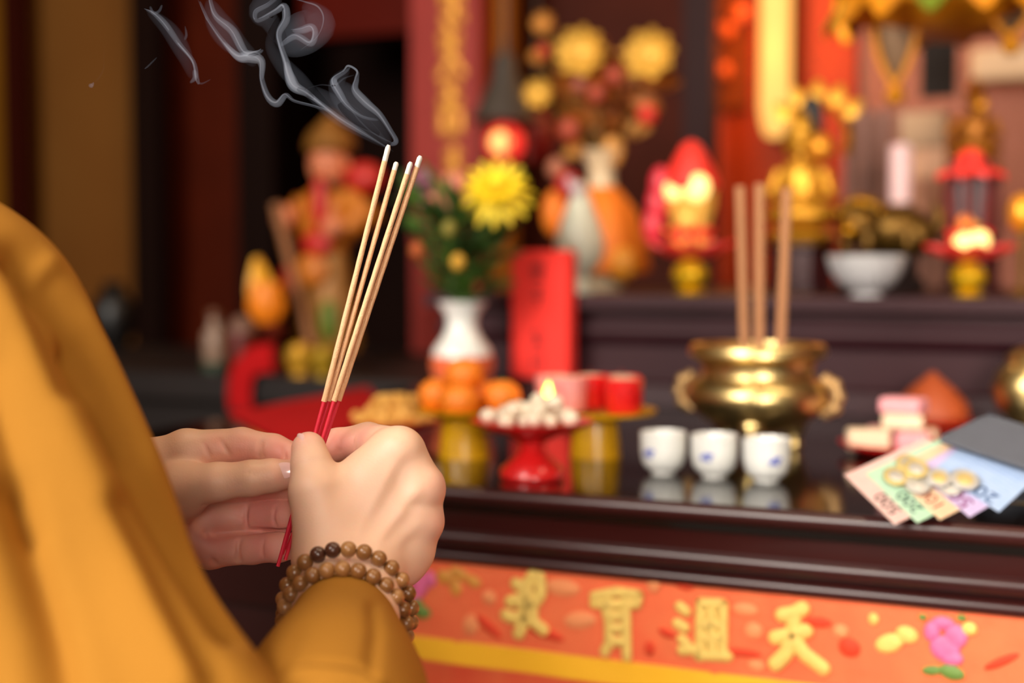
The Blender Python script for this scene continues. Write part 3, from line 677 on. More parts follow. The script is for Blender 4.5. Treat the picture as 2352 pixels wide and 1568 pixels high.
gl = thing('votive_light', 'small glowing golden votive light among the candle cups on the yellow dish', 'candle', (p.x - 84 * s, p.y - 66 * s, p.z + 101 * s + .003))
g = G(); g.lathe([(0, 0), (17 * s, 0), (20 * s, 30 * s), (18 * s, 30 * s), (16 * s, 6 * s), (0, 5 * s)], n=20); g.build('cup', GOLD, gl)
g = G(); g.lathe([(0, 20 * s), (15 * s, 30 * s), (16 * s, 46 * s), (0, 78 * s)], n=14); g.build('flame', mat('flame', 'ffc860', .5, emit=9, ecol='ffb648'), gl)

# porcelain vase and its flowers
p, s = at(1062, 1.50, ZT); 
t = thing('vase', 'white porcelain vase with orange red painted belly holding flowers, left of the red tablet', 'vase', p)
zb = lambda py: (ony(1062, py, p.y).z - p.z) / s
zt = zb(692)
prof = [(0, 0), (40, 0), (48, 12), (62, zt * .25), (72, zt * .42), (66, zt * .56), (44, zt * .68), (34, zt * .78), (38, zt * .88), (54, zt * .97), (57, zt), (52, zt), (34, zt * .9), (29, zt * .78), (0, zt * .7)]
lat('body', prof, PORC, t, s, n=44)
g = G(); g.lathe([(49 * s, 14 * s), (63.5 * s, zt * .25 * s), (73.5 * s, zt * .42 * s), (70.5 * s, zt * .50 * s), (69 * s, zt * .49 * s), (60 * s, zt * .25 * s), (46 * s, 14 * s)], n=44, wob=lambda a, u: .006 * math.sin(7 * a)); g.build('painted_band', mat('vase_red', 'd8542c', .3, var=.3, scale=60, c2='e87a50'), t)
VT = p + Vector((0, 0, zt * s)); LEAF = mat('leaf_green', '446a20', .55, var=.35, scale=25); LEAF2 = mat('leaf_dark', '2a4414', .55, var=.35, scale=25)
fo_ = thing('flower_foliage', 'dense dark green foliage and stems of the bouquet in the porcelain vase', 'plant', VT)
g = G(); g2 = G()
for k in range(120):
    a = rng.uniform(0, 2 * math.pi); h = rng.uniform(10, 250); sp = rng.uniform(.15, .85) * (h * .55 + 34)
    b = Vector((math.cos(a) * sp * s, math.sin(a) * sp * .8 * s, (h - 8) * s)); d = Vector((math.cos(a + rng.normal(0, .6)), math.sin(a + rng.normal(0, .6)), rng.uniform(-.1, 1.4)))
    (g if k % 3 else g2).petal(b, d, (0, -.4, 1), rng.uniform(55, 105) * s, rng.uniform(20, 34) * s, .15)
g.build('leaves', LEAF2, fo_)['kind'] = 'stuff'; g2.build('leaves', LEAF, fo_)['kind'] = 'stuff'
for k, (dx, dz) in enumerate(((-110, 230), (-60, 270), (-20, 220), (30, 250), (70, 235), (100, 190), (-20, 120))):
    g = G(); g.tube([(dx * .12 * s, 0, -60 * s), (dx * .3 * s, (-10 + 4 * k) * s, dz * .4 * s), (dx * s, (-20 + 6 * k) * s, dz * s)], 3.2 * s, 8); g.build('stem', LEAF, fo_)
def mum(name, label, cat, px, py, dy, m, rr, rings, m2=None, tilt=.5):
    c = ony(px, py, VT.y + dy); s_ = depth(c) / F; t = thing(name, label, cat, c, 0); rot = Matrix.Rotation(R(80) * tilt, 3, 'X') @ Matrix.Rotation(R(12), 3, 'Y')
    for ri, (n, L, el, wd) in enumerate(rings):
        for k in range(n):
            a = 2 * math.pi * (k + .5 * (ri % 2)) / n + .1 * ri; d = rot @ Vector((math.cos(a) * math.cos(R(el)), math.sin(a) * math.cos(R(el)), math.sin(R(el))))
            g = G(); g.petal(d * (rr * .08 * s_), d, rot @ Vector((0, 0, 1)), L * rr * s_, wd * rr * s_, .12 if el > 0 else -.18, .0014); g.build('petal', m, t)
    g = G(); g.ball((0, 0, 0), rr * .2 * s_, 12); g.build('flower_head', m2 or m, t)
    q = VT + Vector((0, 0, .02)) - c; g = G(); g.tube([(0, 0, 0), tuple(q * .4 + Vector((0, 0, -.012))), tuple(q)], .0022, 8); g.build('stem', LEAF, t); return t
YEL = mat('yellow_petal', 'f0d020', .55, var=.12, scale=90)
mum('chrysanthemum', 'large yellow chrysanthemum with drooping petals at the top right of the bouquet', 'flower', 1138, 436, -.02, YEL, 88, [(14, 1., -10, .24), (13, .82, 14, .24), (9, .5, 45, .24)], mat('yellow_heart', 'd8a810', .6), .58)
mum('pink_flower', 'soft pink flower left of the yellow chrysanthemum', 'flower', 1040, 440, .02, mat('pink_petal', 'd86a6e', .6, var=.2, c2='c88a58'), 60, [(9, 1., 0, .5), (7, .7, 40, .5)])
mum('purple_flower', 'small purple flower at the top left of the bouquet, behind the incense tips', 'flower', 975, 425, .03, mat('purple_petal', '8a5468', .6, var=.2), 54, [(10, 1., 0, .4), (8, .7, 40, .4)])
for px, py, lab in ((1052, 602, 'small closed yellow bud low in the bouquet foliage'), (1032, 525, 'small closed yellow green bud higher in the bouquet foliage'), (958, 575, 'small rust orange bud at the left side of the bouquet')):
    c = ony(px, py, VT.y - .085); s_ = depth(c) / F; t = thing('flower_bud', lab, 'flower', c); m = mat('bud_orange', 'a8501c', .6) if px == 958 else mat('bud_yellow', 'c8962c' if px == 1052 else '8a7a2a', .6)
    m = MATS['bud_orange'] if px == 958 else mat('bud_yellow', 'c8962c', .6) if px == 1052 else mat('bud_green', '80762a', .6)
    blob('bud', (0, 0, 0), (17, 17, 20), m, t, s_); g = G(); q = VT + Vector((0, 0, .005)) - c; g.tube([(0, 0, -.006), tuple(q * .5 + Vector((0, -.02, 0))), tuple(q)], .0018, 8); g.build('stem', LEAF, t)

# red paper tablet
yb = 1.585; a, b = ony(1172, 575, yb), ony(1306, 872, yb); wd = b.x - a.x; zb_, zt_ = b.z, a.z
t = thing('red_tablet', 'upright red paper tablet with a column of faint dark characters, right of the vase', 'tablet', ((a.x + b.x) / 2, yb, ZT))
g = G(); g.box((0, wd * .18, (zb_ + zt_) / 2 - ZT), (wd, wd * .36, zt_ - zb_)); o = g.build('card', REDPAP, t, smooth=False); bv = o.modifiers.new('bevel', 'BEVEL'); bv.width = .004; bv.segments = 3
g = G(); g.box((0, .009, (zb_ - ZT) / 2), (wd * .7, .016, zb_ - ZT)); g.build('stand', WOOD, t, smooth=False)
def strokes(g, lst, cx, cz, w, h, y, th=.0022, yth=.0012):   # brush strokes given on a unit square
    for st in lst:
        pts = [(cx + (x - .5) * w, y, cz + (.5 - z) * h) for x, z in st]; n = len(pts); rad = [(th * (1 - .25 * (k == n - 1)), yth) for k in range(n)]
        dense = [pts[0]]
        for q0, q1 in zip(pts, pts[1:]): dense += [tuple(Vector(q0).lerp(Vector(q1), k / 4)) for k in range(1, 5)]
        vs = []; fs = []
        g.tube(dense, [th] * len(dense), 8)
CH = {'a': [[(.1, .2), (.9, .2)], [(.5, 0), (.5, .95)], [(.15, .5), (.85, .5)], [(.1, .95), (.9, .95)], [(.25, .3), (.25, .75)], [(.75, .3), (.75, .75)]],
      'b': [[(.2, .15), (.8, .1)], [(.5, .1), (.5, .9)], [(.15, .5), (.85, .5)]], 'c': [[(.5, 0), (.2, .4)], [(.3, .25), (.8, .25)], [(.5, .25), (.5, 1)], [(.2, .6), (.85, .6)], [(.5, .6), (.2, 1)], [(.5, .6), (.85, 1)]],
      'd': [[(.2, .1), (.8, .1)], [(.2, .1), (.2, .9)], [(.8, .1), (.8, .9)], [(.2, .5), (.8, .5)], [(.2, .9), (.8, .9)]]}
for key, py in (('a', 620), ('b', 680), ('c', 776), ('d', 830)):
    z = ony(1236, py, yb).z - ZT; g = G(); sc = .021; strokes(g, CH[key], -.0015, z, sc, sc * 1.1, -.0012, .0013); g.build('character', INK, t)

# plate of pink and white cakes
p, s = place(2062, 1042, ZT)
t = thing('cake_plate', 'shallow red plate of pink and white cakes behind the banknotes', 'plate', p)
lat('plate', [(0, 0), (84, 0), (130, 20), (134, 28), (127, 28), (80, 10), (0, 8)], REDP, t, s, n=40)
CR = mat('cream_cake', 'ecd2b0', .6, var=.06); PK = mat('pink_cake', 'eea2a8', .6, var=.06)
for dx, dy, z, m, lab, rz, sz in ((-60, -42, 8, CR, 'cream white cake block at the front left of the red plate', .3, (96, 64, 50)), (42, -42, 8, PK, 'pink cake block at the front right of the red plate', -.1, (72, 58, 48)), (-40, 42, 8, PK, 'pink cake block at the back left of the red plate', .2, (72, 58, 48)), (45, 40, 8, CR, 'cream white cake block at the back right of the red plate', 0, (72, 58, 48)),
                               (12, -12, 58, CR, 'cream white cake block in the upper layer of the cake pile', .15, (92, 64, 34)), (10, 8, 92, PK, 'pink cake block topping the pile on the red plate', -.2, (96, 70, 36))):
    g = G(); g.box((0, 0, sz[2] / 2 * s), tuple(k * s for k in sz)); o = solo(g.build('cake_block', m, smooth=False), lab, 'cake', 'cakes on the red plate'); o.location = p + Vector((dx * s, dy * s, z * s + .0006)); o.rotation_euler.z = rz
    bv = o.modifiers.new('bevel', 'BEVEL'); bv.width = 9 * s; bv.segments = 3
# rust-coloured bun behind the cakes, brass pot at the right edge
p, s = place(2140, 975, ZT)
t = thing('steamed_bun', 'rust orange peach shaped bun behind the pink cakes', 'bun', p)
lat('bun', [(0, 0), (62, 0), (84, 22), (78, 50), (50, 82), (22, 106), (6, 120), (0, 122)], mat('rust_bun', 'a8481c', .55, var=.2), t, s); lat('saucer', [(0, -1), (50, 0), (92, 8), (94, 13), (50, 5), (0, 4)], REDP, t, s, c=(0, 0, -2))
p, s = place(2372, 985, ZT)
t = thing('brass_pot', 'round brass pot cut off by the right picture edge, behind the wallet', 'pot', p)
lat('body', [(0, 0), (45, 0), (50, 12), (82, 50), (92, 92), (80, 130), (58, 152), (62, 166), (55, 166), (50, 152), (0, 140)], GOLD, t, s, n=48); lat('lid', [(58, 166), (40, 184), (12, 192), (10, 204), (0, 208)], GOLD, t, s)

# red cloth on the left end of the table, red ribbon behind it
g = G(); qa, qb, qc, qd = onz(530, 956, ZT), onz(846, 893, ZT), onz(900, 955, ZT), onz(680, 1030, ZT); n = 14
vs = []; fs = []
for side in (0, 1):
    for i in range(n + 1):
        for j in range(11):
            u, v_ = i / n, j / 10; q_ = (qa * (1 - u) + qd * u) * (1 - v_) + (qb * (1 - u) + qc * u) * v_; x, y = q_.x, q_.y; z = ZT + .0012 + .0022 * (1 - side) + .0012 * math.sin(9 * u + 3 * v_) * math.sin(5 * v_) ** 2
            vs.append((x, y, z if side == 0 else ZT + .0006))
o_ = (n + 1) * 11
for i in range(n):
    for j in range(10):
        a = i * 11 + j; fs += [(a, a + 11, a + 12, a + 1), (o_ + a, o_ + a + 1, o_ + a + 12, o_ + a + 11)]
rim = [j for j in range(11)] + [i * 11 + 10 for i in range(1, n + 1)] + [n * 11 + j for j in range(9, -1, -1)] + [i * 11 for i in range(n - 1, 0, -1)]
for a, b in zip(rim, rim[1:] + rim[:1]): fs.append((a, b, o_ + b, o_ + a))
g.add(vs, fs); solo(recenter(g.build('red_cloth', REDCL)), 'flat red cloth spread on the left end of the altar table', 'cloth')
yr = 1.812; g = G(); pts = [ony(x, y_, yr) for x, y_ in ((556, 942), (552, 905), (556, 870), (566, 842), (590, 824))] ; pts.append(pts[-1] + Vector((.03, .03, .002)))
for k in range(len(pts)): pts[k].y = yr - .004 * (k < 4)
g.tube(pts, [(.004, .022)] * 6, 12, flat=Vector((1, 0, 0))); solo(recenter(g.build('red_ribbon', REDCL)), 'red ribbon hanging down from the cabinet below the orange lotus lamp', 'ribbon')

# ------------------------------------------------------------------ embroidered banner on the table front
yB = YE + .0215; zT_, zY = ZT - .062, None
bx0, bx1 = colz(880, yB, 1.05).x, XR - .03
zy1 = ony(1560, 1532, yB).z; zy0 = ony(1560, 1584, yB).z; zbt = zy0 - .17
t = thing('altar_banner', 'embroidered red and gold altar banner hanging on the table front, with four gold characters', 'banner', ((bx0 + bx1) / 2, yB, ZT))
SAT = mat('red_satin', 'ea5e3c', .6, spec=.2, var=.3, scale=26, c2='f08050', bump=.4, bscale=150); YB = mat('orange_satin', 'ffba20', .5, var=.08, scale=20, sheen=.3); EMB = mat('gold_embroidery', 'f4c868', .5, var=.2, scale=120, bump=.6, bscale=500)
def clothstrip(name, z0, z1, m, yo=0, amp=.0012):
    g = G(); n = 90; vs = []; fs = []
    for s_ in (0, 1):
        for i in range(n + 1):
            x = bx0 + (bx1 - bx0) * i / n
            for j in range(4): vs.append((x, yB - yo - .0016 * (1 - s_) - amp * (1 + math.sin(x * 60)) * (j / 3 if z1 < z0 else 1), z0 + (z1 - z0) * j / 3))
    o = (n + 1) * 4
    for i in range(n):
        for j in range(3):
            a = i * 4 + j; fs += [(a, a + 1, a + 5, a + 4), (o + a, o + a + 4, o + a + 5, o + a + 1)]
        fs += [(i * 4, i * 4 + 4, o + i * 4 + 4, o + i * 4), (i * 4 + 3, o + i * 4 + 3, o + i * 4 + 7, i * 4 + 7)]
    g.add(vs, fs); return g.build(name, m, t, True, ang=80)
clothstrip('red_field', zT_, zy1, SAT, .002); clothstrip('orange_band', zy1 + .001, zy0, YB, .0042); clothstrip('lower_field', zy0 + .001, zbt, mat('red_satin_deep', 'e03a2a', .5, var=.3, scale=26, c2='f07a48'), .003)
g = G()
for k in range(60):
    x = bx0 + (bx1 - bx0) * (k + .5) / 60; g.tube([(x, yB - .003, zbt + .002), (x + .001, yB - .004, zbt - .04)], [.003, .0036], 6)
g.build('fringe', YB, t, True)['kind'] = 'stuff'
yE = yB - .0065
def bp(px, py): q = ony(px, py, yE); return q
def glyph(name, lst, x0, y0, x1, y1, wpx, m=EMB, nm='character'):
    g = G(); D = depth(bp((x0 + x1) / 2, (y0 + y1) / 2)) / F
    for st in lst:
        pts = [bp(x0 + (x1 - x0) * u, y0 + (y1 - y0) * v_) for u, v_ in st]; de = [pts[0]]
        for q0, q1 in zip(pts, pts[1:]): de += [q0.lerp(q1, k / 5) for k in range(1, 6)]
        r = wpx / 2 * D; vs = []
        g.tube([q for q in de], [(r, .0022)] * len(de), 10, flat=Vector((0, -1, 0)))
        g.ball(de[0], (r, .0022, r), 10); g.ball(de[-1], (r, .0022, r), 10)
    return g.build(nm, m, t, True)
glyph('c', [[(.62, .03), (.5, .15), (.52, .5)], [(.25, .15), (.4, .2), (.5, .5)], [(.78, .06), (.8, .3), (.6, .5)], [(.12, .42), (.3, .38), (.45, .55)], [(.02, .62), (.25, .68), (.5, .55)], [(.45, .3), (.45, .72)], [(.5, .6), (.3, .9)], [(.5, .62), (.68, .75), (.86, .84)], [(.6, .4), (.62, .7)]], 1160, 1318, 1262, 1470, 30)
glyph('c', [[(.06, .16), (.5, .10), (.9, .14)], [(.1, .16), (.06, .26)], [(.9, .14), (.86, .27)], [(.2, .28), (.8, .27)], [(.3, .12), (.3, .42)], [(.66, .12), (.66, .4)], [(.34, .42), (.34, .8)], [(.66, .4), (.68, .98)], [(.34, .44), (.66, .42)], [(.34, .60), (.66, .60)], [(.34, .78), (.64, .78)], [(.34, .8), (.26, .92)]], 1358, 1342, 1478, 1510, 25)
glyph('c', [[(.16, .12), (.26, .2)], [(.12, .40), (.24, .47)], [(.20, .66), (.26, .74)], [(.2, .84), (.5, .82)], [(.52, .06), (.5, .94)], [(.52, .06), (.9, .08)], [(.9, .08), (.88, .92)], [(.70, .1), (.70, .9)], [(.5, .42), (.9, .42)], [(.5, .64), (.9, .64)], [(.48, .92), (.98, .94)]], 1540, 1376, 1674, 1515, 26)
glyph('c', [[(.24, .16), (.46, .13), (.6, .06)], [(.12, .50), (.4, .46), (.66, .40)], [(.45, .14), (.42, .5)], [(.42, .48), (.3, .75), (.12, .90)], [(.40, .45), (.62, .74), (.96, .96)]], 1765, 1388, 1895, 1540, 35)
EMG = mat('embroidery_ochre', 'd8923c', .55, var=.3, scale=90); EMP = mat('embroidery_pink', 'e86a98', .55, var=.3, scale=90); EME = mat('embroidery_green', '6a8a3c', .55, var=.3, scale=90); EMR = mat('embroidery_red', 'da4428', .6, spec=.2); EMK = mat('embroidery_peach', 'ee9460', .6, spec=.2)
def patch(nm, m, lst):
    for x, y_, rx, ry, an in lst:
        g = G(); c = bp(x, y_); D = depth(c) / F; g.ball(c + Vector((0, .0015, 0)), (rx * D, .0022, ry * D), 14, Matrix.Rotation(R(an), 3, 'Y')); g.build(nm, m, t, True)
patch('gold_motif', EMG, [(1020, 1325, 22, 17, 0), (1052, 1318, 26, 15, 20), (1085, 1335, 22, 14, 20), (1045, 1350, 16, 20, 0)])
patch('pink_lotus', EMP, [(962, 1345, 22, 30, 20), (950, 1368, 18, 18, 0), (985, 1330, 16, 20, -20)])
patch('green_leaf', EME, [(965, 1405, 26, 16, 10), (955, 1385, 16, 14, 0)])
patch('peach_dot', EMK, [(1080, 1435, 20, 24, 20), (1122, 1372, 18, 17, 0)])
patch('gold_motif', EMB, [(2042, 1478, 34, 22, -25), (2082, 1458, 26, 20, 10), (2005, 1422, 12, 14, 0), (2226, 1445, 18, 16, 0)])
patch('pink_lotus', EMP, [(2140, 1450, 18, 24, 10), (2165, 1432, 26, 16, 0), (2195, 1462, 26, 28, 0), (2170, 1490, 34, 30, 10), (2185, 1512, 26, 18, 0)])
patch('green_leaf', EME, [(2140, 1540, 24, 12, -10), (2185, 1545, 30, 18, 10), (2118, 1418, 10, 8, 0), (2208, 1420, 12, 8, 0)])
patch('red_motif', EMR, [(1950, 1488, 26, 22, 20), (1530, 1455, 22, 10, 20), (1490, 1490, 12, 16, 0), (1570, 1345, 24, 10, 8), (1880, 1430, 30, 12, 0), (2300, 1520, 44, 10, -30), (1250, 1455, 50, 12, 12), (1120, 1440, 40, 12, 35), (1700, 1500, 50, 10, 0)])
patch('peach_dot', EMK, [(1330, 1425, 40, 20, -10), (1290, 1350, 44, 20, 0), (1500, 1340, 16, 22, 0), (1730, 1450, 22, 20, 0), (1735, 1530, 20, 14, 0), (1930, 1450, 18, 16, 0), (1710, 1400, 30, 16, 0)])
# ------------------------------------------------------------------ on the raised step and behind it
ys = 1.80
# red wall pillar with gilded characters
yp = 2.5; a, b = colz(958, yp, 1.5), colz(1112, yp, 1.5)
t = thing('couplet_board', 'tall red board with a column of gold characters, standing behind the bouquet', 'sign board', ((a.x + b.x) / 2, yp, 0))
g = G(); g.box(((a.x + b.x) / 2, yp, 1.3), (b.x - a.x, .05, 2.6)); g.build('board', mat('red_board', '8c1c12', .45, var=.25, scale=7, c2='a83226'), t, True, smooth=False)
GC = mat('gold_leaf', 'e8a040', .45, .35, var=.2, scale=30)
def gl2(lst, cx, cy, w_, h_, wpx):
    g = G(); yy = yp - .027; D = depth(ony(cx, cy, yy)) / F
    for st in lst:
        pts = [ony(cx + (u - .5) * w_, cy + (v_ - .5) * h_, yy) for u, v_ in st]; g.tube(pts, [(wpx / 2 * D, .004)] * len(pts), 8, flat=Vector((0, -1, 0)))
    g.build('character', GC, t, True)
gl2([[(.1, .3), (.9, .2)], [(.5, 0), (.5, .9)], [(.2, .9), (.85, .85)], [(.2, .55), (.8, .5)]], 1040, 5, 84, 100, 24)
gl2([[(.3, 0), (.5, .2)], [(.15, .3), (.85, .25)], [(.5, .2), (.5, .75)], [(.2, .5), (.8, .48)], [(.5, .6), (.15, 1)], [(.5, .6), (.9, .95)]], 1035, 115, 72, 130, 24)
gl2([[(.2, .1), (.8, .05)], [(.5, 0), (.45, .5)], [(.15, .4), (.85, .35)], [(.25, .55), (.25, .95)], [(.75, .55), (.75, .95)], [(.25, .6), (.75, .58)], [(.2, .95), (.85, .92)]], 1035, 248, 72, 120, 24)
gl2([[(.2, .2), (.8, .15)], [(.5, 0), (.5, 1)], [(.2, .5), (.8, .5)]], 1042, 385, 60, 100, 22)

# glowing tube lamp on the red wall
yl = 2.62; c0_, c1_ = ony(1779, 318, yl), ony(1779, -140, yl); s = depth(c0_) / F
t = thing('tube_lamp', 'bright yellow glowing vertical tube lamp on the orange red wall', 'lamp', c0_)
TUBE = mat('lit_tube', '6a4010', .5, emit=1.3, ecol='ffbe62', var=.02)
g = G(); L = (c1_ - c0_).length; g.lathe([(0, 0), (20 * s, 6 * s), (30 * s, 30 * s), (36 * s, 70 * s), (36 * s, L)], n=28); g.build('tube', TUBE, t)
g = G(); g.box((0, .045, L / 2), (40 * s, .03, L)); g.build('mount', mat('lamp_mount', '7a2008', .5), t, smooth=False)
for k in range(3):
    light('tube_lamp_light', 'POINT', c0_ + Vector((0, -.11, .16 + .16 * k)), 1.5, (1.0, .42, .09), .03)

# red lantern with a dark roof
yq = 2.15; c = ony(1160, 328, yq); s = depth(c) / F
t = thing('lantern', 'glowing red lantern under a dark conical cap, above the yellow chrysanthemum', 'lantern', c)
DK = mat('dark_iron', '3a3028', .6, var=.3); IRON = DK
lat('cap', [(80, 50), (74, 64), (50, 110), (32, 150), (22, 200), (9, 205), (8, 240), (0, 240)], DK, t, s); lat('collar', [(0, 48), (70, 48), (70, 56), (62, 60), (0, 60)], DK, t, s)
RL = mat('lit_red_glass', 'd8201a', .3, emit=.8, ecol='ff3a30')
blob('globe', (0, 0, 0), (45, 45, 44), RL, t, s, 24)
blob('bulb', (6, -38, -2), (26, 18, 26), mat('lit_bulb', 'ffc070', .3, emit=1.1, ecol='ffb868'), t, s, 18)
lat('frame', [(72, -40), (76, -40), (76, 50), (72, 50)], mat('red_brown_glass', '5a0c08', .3, trans=.0), t, s * .001)
g = G(); g.tube([(0, 0, 236 * s), (0, 0, 3.18 - c.z)], .004, 8); g.build('cord', DK, t)
g = G()
for k in range(6):
    a = math.pi / 3 * k; g.tube([(58 * s * math.cos(a), 58 * s * math.sin(a), 50 * s), (62 * s * math.cos(a), 62 * s * math.sin(a), -44 * s)], 2.4 * s, 6)
g.lathe([(60 * s, -50 * s), (64 * s, -46 * s), (60 * s, -42 * s), (20 * s, -50 * s), (20 * s, -54 * s)], n=24); g.build('cage', mat('dark_red_metal', '6a1410', .4), t)
c = ony(1232, 312, 2.3); s = depth(c) / F
t = thing('small_lantern', 'dim dark red lantern just right of the glowing red lantern', 'lantern', c); blob('globe', (0, 0, 0), (40, 40, 64), mat('dim_red', '7a1410', .5, emit=.05, ecol='c01810'), t, s); g = G(); g.tube([(0, 0, 60 * s), (0, 0, 3.18 - c.z)], .003, 6); g.build('cord', DK, t)

# carved gilded flower stand in a draped vase
p, s = at(1382, 1.90, ZS)
t = thing('draped_vase', 'cream vase with a flared mouth wrapped in an orange cloth, on the altar step', 'vase', p)
h = lambda px, py: (ony(px, py, p.y).z - p.z) / s
IV = mat('ivory_glaze', 'd8c09a', .35, var=.1)
zz = h(1382, 345)
lat('body', [(0, 0), (46, 0), (50, 20), (60, 80), (58, 150), (44, 200), (30, zz - 80), (30, zz - 40), (50, zz - 6), (54, zz), (48, zz), (24, zz - 40), (0, zz - 60)], IV, t, s, n=40)
g = G(); zt2 = h(1382, 430); g.lathe([(106 * s, 40 * s), (112 * s, 50 * s), (104 * s, 110 * s), (80 * s, 180 * s), (46 * s, (zt2 - 14) * s), (34 * s, zt2 * s), (32 * s, (zt2 - 4) * s), (76 * s, 175 * s), (98 * s, 105 * s), (100 * s, 44 * s)], n=64, wob=lambda a_, u: .05 * math.sin(7 * a_ + 1) * (1 - abs(2 * u - 1))); g.build('orange_cloth', mat('orange_drape', 'd8640c', .6, var=.25, scale=14, c2='f0861a'), t)
blob('gold_tassel', (74, -70, 62), (36, 26, 40), mat('orange_gold', 'f2a02a', .4), t, s); blob('red_knot', (-68, -40, zt2 + 4), (30, 24, 34), mat('red_knot', 'b01410', .6), t, s); blob('orange_fold', (-106, -20, 178), (34, 30, 56), MATS['orange_drape'], t, s)
blob('cream_knot', (-100, -30, 280), (24, 20, 26), mat('tan_knot', 'a86448', .6), t, s)
# gilded spray rising from that vase
VTop = p + Vector((0, 0, zz * s))
t = thing('gilded_flower_spray', 'gilded carved spray with two big gold blooms and a smaller one, in the draped vase', 'ornament', VTop)
rr = random.Random(3)
def bloom(px, py, r, m, dy=0., nm='gold_bloom'):
    c = ony(px, py, p.y + dy) - VTop; g = G(); s_ = s
    for k in range(9):
        a_ = 2 * math.pi * k / 9; g.petal(c, (math.cos(a_), -.25, math.sin(a_) * .8), (0, -1, .3), r * s_ * 1.05, r * s_ * .75, .2, .003)
    g.ball(c, (r * .5 * s_, r * .42 * s_, r * .42 * s_), 14); g.build(nm, m, t); g = G(); g.tube([tuple(c), tuple(c * .55 + Vector((0, .02, -.005))), (0, 0, -.03)], .004, 8); g.build('stem', BRZ, t)
BL = mat('bright_gilt', 'e8b850', .4, .3, var=.15, scale=30)
bloom(1343, 122, 62, BL, -.03); bloom(1500, 128, 62, BL, -.03); bloom(1243, 216, 38, BL); bloom(1252, 55, 30, mat('dull_gilt', 'c88a40', .5, .4)); bloom(1238, 130, 22, MATS['dull_gilt'])
CB = mat('carved_amber', '8a420c', .5, .25, var=.5, scale=40, c2='a8601a'); CRD = mat('carved_red', 'a03c20', .55, var=.2)
for k in range(34):
    a_ = rr.uniform(0, 6.28); q = math.sqrt(rr.random()); x, z = 1395 + 135 * q * math.cos(a_), 245 + 95 * q * math.sin(a_)
    c = ony(x, z, p.y + rr.uniform(-.03, .05)) - VTop; g = G(); g.petal(c, (rr.uniform(-1, 1), rr.uniform(-.5, .2), rr.uniform(-.6, 1)), (0, -1, .2), 74 * s, 46 * s, .25, .004); g.build('carved_leaf', CB if k % 4 else MATS['dull_gilt'], t)
for x, z, r, m in ((1307, 298, 28, CRD), (1486, 264, 24, mat('vermilion', 'c8280a', .5)), (1370, 215, 24, CRD), (1330, 195, 18, mat('faded_rose', '9a5040', .6)), (1410, 175, 24, CRD), (1248, 118, 18, mat('vermilion_dull', 'b03c08', .5))):
    c = ony(x, z, p.y - .045) - VTop; g = G(); g.ball(c, (r * s, r * .7 * s, r * s), 12); g.build('red_berry', m, t)
g = G(); g.tube([tuple(ony(1310, 112, p.y) - VTop), tuple(ony(1420, 122, p.y) - VTop), tuple(ony(1530, 112, p.y) - VTop)], 6 * s, 8); g.build('crossbar', MATS['dull_gilt'], t)
# white ewer in front of it
p2, s2 = at(1332, 1.70, ZS); h2 = lambda py: (ony(1332, py, p2.y).z - p2.z) / s2
t = thing('white_ewer', 'white drop shaped porcelain bottle with a narrow pointed neck, behind the red tablet', 'bottle', p2)
k1 = h2(415)
lat('body', [(0, 0), (28, 0), (30, 12), (18, 34), (22, 44), (44, 66), (56, 96), (56, 122), (46, 160), (28, 205), (16, k1 - 22), (12, k1 - 6), (0, k1)], mat('celadon_white', 'c8c8b4', .3, var=.05, coat=.2), t, s2, n=36)
g = G(); g.tube([(8 * s2, -14 * s2, (k1 - 30) * s2), (-16 * s2, -18 * s2, (k1 - 10) * s2), (-22 * s2, -16 * s2, (k1 + 6) * s2)], [14 * s2, 11 * s2, 8 * s2], 10); g.build('spout', mat('mauve_glaze', 'b09aa0', .4), t)

